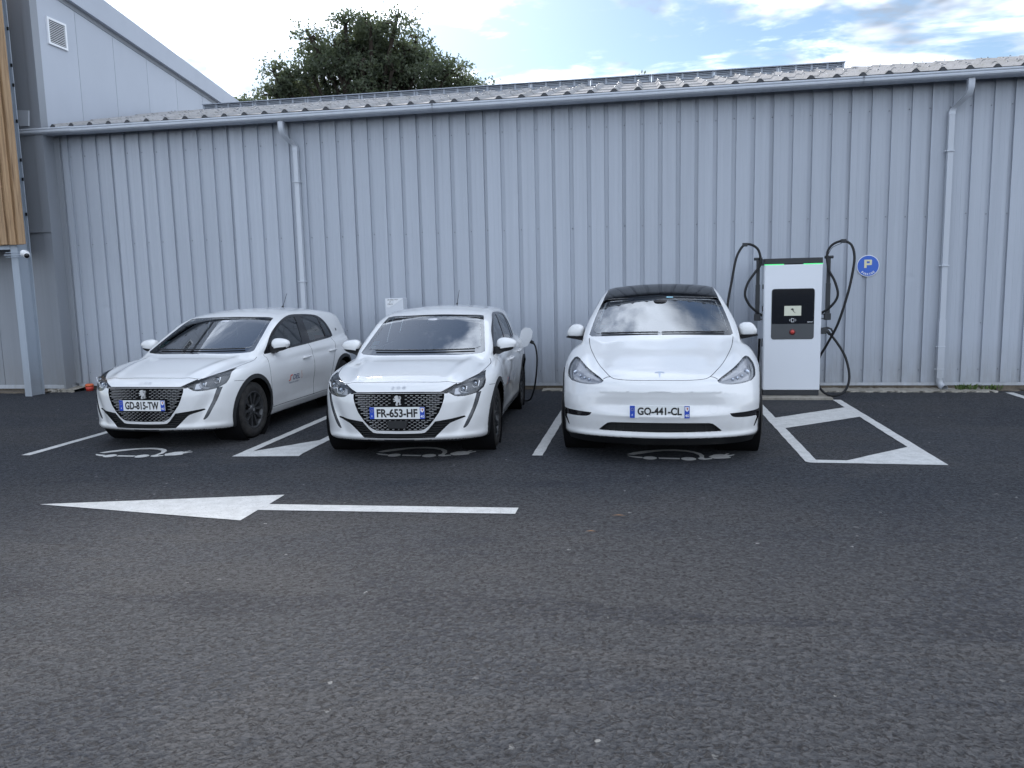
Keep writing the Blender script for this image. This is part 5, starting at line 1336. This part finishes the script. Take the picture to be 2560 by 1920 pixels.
for zz, hh in ((1.52, .03), (1.22, .035), (.76, .055)):
    q = MB(); q.cbox((x0 - .016, y0 + .04, zz - hh), (x0 - .005, y0 + .075, zz + hh), .002); cb('side_latch', CH_B, q)
def arm(sx, xx, ya, inner):
    """telescopic cable arm on one flank; sx -1 left, +1 right"""
    q = MB(); q.cbox((xx - .022, ya - .022, 1.50), (xx + .022, ya + .022, 1.88), .005); q.cbox((xx - .027, ya - .027, 1.14), (xx + .027, ya + .027, 1.55), .005); a = cb('cable_arm', CH_G, q)
    q = MB(); q.tube([(xx - .055, ya, 1.895), (xx + .055, ya, 1.895)], .020, 12); q.build('arm_head', CH_G, a)
    q = MB(); q.cbox((xx - .040, ya - .04, 1.055), (xx + .040, ya + .04, 1.145), .006); q.build('arm_foot', CH_G, a)
    q = MB(); q.box((min(xx, inner), ya - .012, 1.066), (max(xx, inner), ya + .012, 1.080)); q.box((min(xx, inner), ya - .012, 1.128), (max(xx, inner), ya + .012, 1.140)); q.build('arm_bracket', CH_G, a)
arm(-1, 1.528, 11.16, x0); arm(1, 2.435, 11.12, x1)
# cables
def cable(name, pts, r=.0165, parent=ch):
    q = MB(); q.tube(spline(pts, 10), r, 10); o = q.build(name, CH_B, parent); o.location = -OFF; return o
cr = cable('charging_cable', [(x1 - .02, 11.14, 1.13), (2.43, 11.09, 1.20), (2.52, 11.06, 1.31), (2.545, 11.05, 1.42), (2.50, 11.06, 1.58), (2.43, 11.07, 1.72), (2.405, 11.09, 1.88), (2.42, 11.10, 1.99), (2.49, 11.10, 2.07), (2.60, 11.08, 2.10), (2.69, 11.04, 2.05), (2.725, 11.0, 1.92), (2.715, 10.98, 1.75), (2.655, 10.96, 1.43), (2.545, 10.98, 1.02), (2.44, 11.10, .73), (2.370, 11.24, .52), (2.362, 11.30, .30), (2.375, 11.20, .13), (2.43, 11.02, .055), (2.53, 10.93, .045), (2.65, 10.93, .12), (2.70, 10.95, .30), (2.655, 10.99, .55), (2.55, 11.03, .75), (2.46, 11.06, .87)])
q = MB(); q.cbox((2.57, 11.05, 2.075), (2.635, 11.11, 2.125), .006); o = q.build('cable_clip', CH_G, cr)
q = MB(); pts = spline([(2.42, 11.10, 1.93), (2.47, 11.09, 2.02), (2.58, 11.08, 2.07)], 5); q.tube(pts, .004, 6); q.build('spring_wire', CH_G, cr)
gun = MB(); gun.cbox((x1, 11.02, .87), (2.41, 11.09, .955), .008); gun.tube([(2.37, 11.055, .945), (2.43, 11.055, .955), (2.475, 11.055, .935), (2.50, 11.055, .89), (2.485, 11.055, .868), (2.455, 11.055, .870)], .013, 8); gun.tube([(2.40, 11.055, .93), (2.435, 11.055, .895), (2.46, 11.055, .862)], [.032, .024, .02], 10)
cb('charging_plug', CH_G, gun)
cl_ = cable('charging_cable', [(x0 - .0, 11.18, 1.12), (1.50, 11.11, 1.19), (1.41, 11.09, 1.28), (1.35, 11.07, 1.41), (1.38, 11.08, 1.56), (1.47, 11.10, 1.70), (1.545, 11.12, 1.80), (1.553, 11.13, 1.91), (1.52, 11.13, 2.02), (1.44, 11.12, 2.085), (1.34, 11.10, 2.09), (1.265, 11.08, 2.00), (1.215, 11.05, 1.87), (1.17, 11.02, 1.62), (1.115, 10.98, 1.30), (1.10, 10.9, .90), (1.16, 10.85, .55), (1.20, 11.02, .30), (1.33, 11.25, .09), (1.48, 11.35, .10), (1.56, 11.3, .40), (1.575, 11.25, .80)])
q = MB(); q.cbox((1.31, 11.07, 2.065), (1.375, 11.13, 2.115), .006); q.build('cable_clip', CH_G, cl_)
pad = MB(); pad.cbox((1.44, 10.835, -.05), (2.478, 11.66, .030), .006); tag(pad.build('concrete_pad', MCONC), 'low pale concrete pad under the charging station', 'concrete pad')

# ------------------------------------------------------------------ round parking sign on the wall
sg = tag(empty('parking_sign', (3.126, YW - .04, 1.775)), 'round blue PARKING sign with white P on the metal wall', 'sign')
SB = mat('sign blue', (0.030, 0.115, 0.50), 0.35); SW = mat('sign white', (0.70, 0.72, 0.76), 0.4); SC = mat('sign cream', (0.68, 0.64, 0.42), 0.45)
q = MB(); q.lathe([(0, -.004), (.150, -.004), (.153, 0), (.150, .006), (0, .006)], 48, 'y', smooth=False); q.build('sign_plate', SW, sg)
q = MB(); q.lathe([(0, -.0055), (.1425, -.0055), (.1425, -.0045)], 48, 'y', smooth=False); q.build('sign_face', SB, sg)
Pp = [(-.050, -.062), (-.020, -.062), (-.020, -.022), (.030, -.022), (.050, -.004), (.050, .046), (.034, .062), (-.050, .062)]
q = MB()
q.prism([(-.052, -.028), (-.020, -.028), (-.020, .087), (-.052, .087)], -.0075, -.0056, 'xz'); q.prism([(-.0195, .064), (.050, .064), (.050, .080), (.042, .087), (-.0195, .087)], -.0075, -.0056, 'xz'); q.prism([(.021, .0635), (.021, .036), (.050, .036), (.050, .0635)], -.0075, -.0056, 'xz')
q.prism([(-.0195, .010), (.040, .010), (.050, .018), (.050, .0355), (-.0195, .0355)], -.0075, -.0056, 'xz'); q.build('sign_letter', SC, sg)
for k, chh in enumerate('PARKING'):
    a = R(-90 + (k - 3) * 13.6); rr = .116; o = obj('sign_lettering', text_mesh(chh, .008 if chh == 'I' else .022, .030, bold=.05), SW, sg, (rr * math.cos(a) * .98, -.0066, rr * math.sin(a)), (0, -(a + math.pi / 2), 0))
for dx in (-.08, .08):
    q = MB(); q.box((dx - .012, .006, -.012), (dx + .012, .04, .012)); q.build('sign_spacer', MSCREW, sg)

# ------------------------------------------------------------------ wall charger post behind the hatchbacks
wb = tag(empty('charge_point', (-3.715, 11.40, 0)), 'slim white charge point lettered AGILITY PRO standing between the hatchbacks', 'charge point')
WBW = mat('charge point white', (0.70, 0.72, 0.75), 0.35); WBG = mat('charge point pale grey', (0.58, 0.61, 0.66), 0.4); WBK = mat('charge point ink', (0.03, 0.03, 0.035), 0.5)
q = MB(); q.cbox((-.142, -.10, .0), (.142, .10, 1.462), .008); q.build('housing', WBG, wb)
q = MB(); q.prism([(-.138, 1.456), (.138, 1.456), (-.045, 1.340), (-.085, 1.325), (-.120, 1.330)], -.104, -.1005, 'xz'); q.build('white_panel', WBW, wb)
for t, w_, h_, px, pz in (('AGILITY', .175, .020, -.02, 1.440), ('PRO', .080, .020, -.062, 1.374), ('e', .018, .018, -.062, 1.408)):
    obj('lettering', text_mesh(t, w_, h_, shear=.25, bold=.01), WBK, wb, (px, -.1052, pz))
q = MB(); q.box((-.04, -.1048, 1.398), (-.005, -.1042, 1.416)); q.build('logo_mark', WBG, wb)
# open charging flap and plugged cable of the middle hatchback
fl = MB(); fl.prism([(.0, -.10), (.075, -.135), (.13, -.10), (.165, .02), (.155, .10), (.11, .14), (.035, .13), (.0, .08)], 0, .022, 'xz', smooth=False)
fo = fl.build('charging_flap', WBW, hatch2, (.80, 3.40, .935), (R(4), R(14), R(-6)))
q = MB(); q.lathe([(0, .83), (.055, .83), (.06, .80)], 20, 'x', (0, 3.50, .86)); q.build('charging_socket', CM['black'], hatch2)
q = MB(); q.tube(spline([(.825, 3.50, .86), (.90, 3.49, .87), (.97, 3.47, .845)], 5), [.030] * 6 + [.024] * 5, 10); q.build('charging_plug', CM['black'], hatch2)
hm = Matrix.Translation(hatch2.location) @ Matrix.Rotation(hatch2.rotation_euler.z, 4, 'Z')
wpts = [hm @ Vector(p) for p in ((.97, 3.47, .845), (1.005, 3.46, .78), (1.02, 3.46, .62), (1.0, 3.48, .38), (.95, 3.52, .15), (.86, 3.62, .035), (.55, 3.95, .018), (-.2, 4.25, .018), (-.9, 4.4, .018))] + [Vector((-3.55, 11.26, .018)), Vector((-3.68, 11.24, .06)), Vector((-3.72, 11.27, .40)), Vector((-3.72, 11.30, .70))]
q = MB(); q.tube(spline(wpts, 8), .012, 8); o = q.build('charging_cable', CH_B); tag(o, 'black charging cable hanging from the flap of the middle hatchback to the ground', 'cable')

# ------------------------------------------------------------------ camera on the steel column
CWH = mat('camera white shell', (0.72, 0.73, 0.75), 0.35)
cc = tag(empty('security_camera', (-9.79, 10.99, 2.27)), 'small white security camera clamped to the galvanised steel column', 'security camera')
q = MB(); 
for zz in (-.035, .035): q.tube([(-.17, .03, zz), (-.17, -.035, zz), (.10, -.035, zz), (.10, .03, zz)], .006, 6)
q.box((-.20, -.04, -.006), (.26, -.03, .006)); q.build('clamp', MGALV, cc)
q = MB(); v, f = superbox((.185, -.06, .015), (.052, .055, .055), 2.4); q.add(v, f, True); q.build('ball_mount', CWH, cc)
q = MB(); pts = [(.20, -.03, .02), (.27, -.11, .0), (.355, -.205, -.03)]; q.tube(pts, [.038, .046, .046], 18); bd_ = q.build('camera_body', CWH, cc)
q = MB(); d_ = (Vector(pts[2]) - Vector(pts[1])).normalized(); q.tube([Vector(pts[2]) + d_ * .001, Vector(pts[2]) + d_ * .006], .038, 18); q.build('lens_window', CM['gloss'], bd_)

# ------------------------------------------------------------------ small things along the wall foot
st = MB(); r = random.Random(3)
def strip(name, xa, xb, ya, yb, zt, m, label, cat, n=40, kind=None):
    q = MB(); V = []; 
    for k in range(n + 1):
        x = xa + (xb - xa) * k / n; V += [(x, ya + r.uniform(-.035, .035), -.01), (x, ya + .01 + r.uniform(-.02, .02), zt * r.uniform(.5, 1.1)), (x, yb, zt * r.uniform(.8, 1.4))]
    F = []
    for k in range(n): F += [(k * 3, k * 3 + 3, k * 3 + 4, k * 3 + 1), (k * 3 + 1, k * 3 + 4, k * 3 + 5, k * 3 + 2)]
    q.add(V, F); return tag(q.build(name, m, fixn=True), label, cat, None, kind)
strip('concrete_footing', 2.45, 4.80, 11.58, YW + .01, .022, MCONC, None, None, 60, 'structure')
strip('concrete_footing', -1.55, 1.5, 11.70, YW + .01, .020, MCONC, None, None, 40, 'structure')
strip('concrete_footing', -9.95, -9.42, 11.50, YW + .01, .055, MCONC, None, None, 14, 'structure')
strip('earth_strip', -14, -9.85, 11.38, YB + .01, .03, MEARTH, None, None, 40, 'structure')
strip('earth_strip', 4.80, 9.8, 11.72, YW + .01, .018, MEARTH, None, None, 50, 'structure')
OR = mat('faded orange plastic', (0.62, 0.13, 0.045), 0.55); OR2 = mat('dark orange plastic', (0.45, 0.045, 0.03), 0.55)
pot = tag(empty('plastic_pot', (-9.30, 11.72, 0)), 'small faded orange plastic pot at the foot of the metal wall', 'pot')
q = MB(); q.lathe([(0, 0), (.055, 0), (.064, .075), (.058, .075)], 18, 'z'); q.build('pot_body', OR2, pot)
q = MB(); q.lathe([(.0, .112), (.050, .118), (.066, .105), (.067, .076), (.055, .076)], 18, 'z'); q.build('pot_lid', OR, pot)
LEAF = mat('weed leaf', (0.06, 0.11, 0.03), 0.6, 0, 0.3); b = NB(LEAF); oi = b.n('ShaderNodeObjectInfo'); b.base(b.mix(b.rng(b.noise(b.geo(), 25, 2), .3, .7, 0, 1), (0.045, 0.095, 0.022), (0.12, 0.15, 0.05)))
def weed(x, y, hgt, n, sp, label):
    q = MB()
    for k in range(n):
        a = r.uniform(0, 2 * math.pi); l = hgt * r.uniform(.5, 1.1); lean = r.uniform(.3, 1.1); bx, by = x + r.uniform(-sp, sp), y + r.uniform(-.04, .04)
        p0 = Vector((bx, by, 0)); p1 = p0 + Vector((math.cos(a) * l * lean * .5, math.sin(a) * l * lean * .3, l * .7)); p2 = p0 + Vector((math.cos(a) * l * lean, math.sin(a) * l * lean * .5, l * .85)); w = Vector((-math.sin(a), math.cos(a), 0)) * .010
        q.add([p0 - w * .4, p0 + w * .4, p1 + w, p1 - w, p2], [(0, 1, 2, 3), (3, 2, 4)])
    return tag(q.build('weed', LEAF, fixn=False), label, 'plant', 'weeds at the wall foot')
weed(4.45, 11.76, .11, 70, .13, 'left clump of low green weeds at the wall foot beside the right drainpipe')
weed(4.78, 11.76, .10, 60, .12, 'right clump of low green weeds at the wall foot near the last bay line')
# dry leaves on the asphalt
DL = mat('dry leaf', (0.16, 0.085, 0.04), 0.8)
for (x, y, s_, lab) in ((-.18, 5.32, .05, 'narrow brown dry leaf lying right of the painted arrow tip'), (-.35, 4.95, .035, 'pale dry leaf stalk lying on the asphalt below the arrow shaft')):
    q = MB(); q.add([(x - s_, y, .006), (x, y + .012, .012), (x + s_, y + .004, .006), (x, y - .008, .010)], [(0, 3, 1), (1, 3, 2)]); tag(q.build('dry_leaf', DL, fixn=False), lab, 'leaf', 'dry leaves')

# ------------------------------------------------------------------ trees behind the shed
BARK = mat('bark', (0.05, 0.042, 0.035), 0.9, 0, 0.1)
TL = mat('oak leaves', (0.045, 0.075, 0.022), 0.6, 0, 0.25); b = NB(TL)
gi = b.noise(b.geo(), 0.55, 3, .6); g2 = b.noise(b.geo(), 7, 2, .6)
b.base(b.mix(b.rng(g2, .35, .7, 0, .7), b.mix(b.rng(gi, .35, .65, 0, 1), (0.060, 0.082, 0.058), (0.090, 0.112, 0.078)), (0.120, 0.130, 0.095)))  # greens greyed and lightened, haze put into the leaf colour
tr_ = b.n('ShaderNodeBsdfTranslucent'); tr_.inputs[0].default_value = (0.16, 0.20, 0.10, 1); mx = b.n('ShaderNodeMixShader'); mx.inputs[0].default_value = .45
out = [n for n in b.t.nodes if n.type == 'OUTPUT_MATERIAL'][0]; b.link(b.b.outputs[0], mx.inputs[1]); b.link(tr_.outputs[0], mx.inputs[2]); b.link(mx.outputs[0], out.inputs[0])
def tree(name, base, blobs, nleaf, leaf, label, seed, trunk_r=.35):
    r = np.random.default_rng(seed); t = tag(empty(name, base), label, 'tree')
    tk = MB(); cen = np.mean([bb[0] for bb in blobs], 0); top = Vector(cen) - Vector(base); top.z *= .85
    tk.tube([(0, 0, 0), (0.1, 0, top.z * .35), (top.x * .4, top.y * .4, top.z * .65), (top.x * .8, top.y * .8, top.z)], [trunk_r, trunk_r * .8, trunk_r * .6, trunk_r * .3], 10)
    limbs = MB()
    for c, rad in blobs:
        e = Vector(c) - Vector(base); s0 = Vector((top.x * .3, top.y * .3, top.z * .55)); m_ = (s0 + e) / 2 + Vector((r.uniform(-.4, .4), r.uniform(-.4, .4), .3))
        limbs.tube(spline([s0, m_, e, e + Vector((r.uniform(-.5, .5), 0, rad[2] * .5))], 4), [.16] * 5 + [.09] * 4 + [.06] * 3 + [.03], 6)
        for _ in range(6):
            d = Vector(r.normal(size=3)); d.normalize(); d.z = abs(d.z) * .7; limbs.tube([e, e + Vector((d.x * rad[0], d.y * rad[1], d.z * rad[2])) * .85], [.05, .012], 5)
    tko = tk.build('trunk', BARK, t); limbs.build('limbs', BARK, tko)
    V = []; F = []; vols = np.array([rad[0] * rad[1] * rad[2] for c, rad in blobs]) ** .67; vols /= vols.sum()
    # leaf sprays: clumps around points in the outer part of every lobe, with gaps between
    pts = []
    for (c, rad), w in zip(blobs, vols):
        ncl = max(8, int(nleaf * w / 34))
        for _ in range(ncl):
            d = r.normal(size=3); d /= np.linalg.norm(d); rr = r.uniform(.3, 1.0) ** .5
            cc_ = np.array(c) + d * np.array(rad) * rr; cs = r.uniform(.14, .28)
            n_ = int(34 * r.uniform(.5, 1.4)); pts.append(cc_ + r.normal(size=(n_, 3)) * np.array([cs, cs, cs * .7]))
    pts = np.concatenate(pts) - np.array(base); n_ = len(pts)
    a = r.normal(size=(n_, 3)); a /= np.linalg.norm(a, axis=1)[:, None]; b2 = r.normal(size=(n_, 3)); b2 -= a * (a * b2).sum(1)[:, None]; b2 /= np.linalg.norm(b2, axis=1)[:, None]
    s_ = leaf * r.uniform(.6, 1.3, size=(n_, 1)); V = np.concatenate([pts - a * s_, pts + b2 * s_ * .5, pts + a * s_, pts - b2 * s_ * .5], 1).reshape(-1, 3)
    F = np.arange(n_ * 4).reshape(-1, 4).tolist(); me = bpy.data.meshes.new('crown'); me.from_pydata(V.tolist(), [], F); obj('crown', me, TL, t)
    return t
Y = 34.0
_tr = random.Random(21); lobes = []
for cx, cz, rx, rz_, n in ((-12.4, 10.4, 3.2, 1.9, 26), (-11.6, 12.25, 1.7, .85, 16), (-13.9, 11.4, 1.8, .85, 9), (-15.4, 10.5, 1.4, .85, 8), (-15.9, 9.5, 1.5, .5, 6), (-17.6, 9.5, 1.1, .40, 5), (-10.2, 11.2, 1.4, 1.0, 9), (-8.9, 10.2, 1.4, .75, 8), (-7.6, 9.6, 1.0, .45, 5), (-12.6, 8.9, 4.6, .9, 26), (-8.4, 9.0, 1.4, .5, 5)):
    for _ in range(n):
        a_ = _tr.uniform(0, 6.28); q_ = _tr.uniform(0, 1) ** .5; lobes.append(((cx + rx * q_ * math.cos(a_), Y + _tr.uniform(-1.8, 1.8), cz + rz_ * q_ * math.sin(a_)), (_tr.uniform(.55, 1.0), _tr.uniform(.6, 1.0), _tr.uniform(.38, .66))))
tree('oak_tree', (-12.0, Y, 0), lobes, 90000, .078, 'large dark green oak tree rising behind the shed roof', 5)
tree('far_tree', (-.35, 30, 0), [((-.35, 30, 8.3), (.55, .8, .62)), ((-.2, 30, 7.2), (1.0, 1.0, .8))], 3000, .08, 'tip of a distant tree just showing above the middle of the shed ridge', 9, .2)
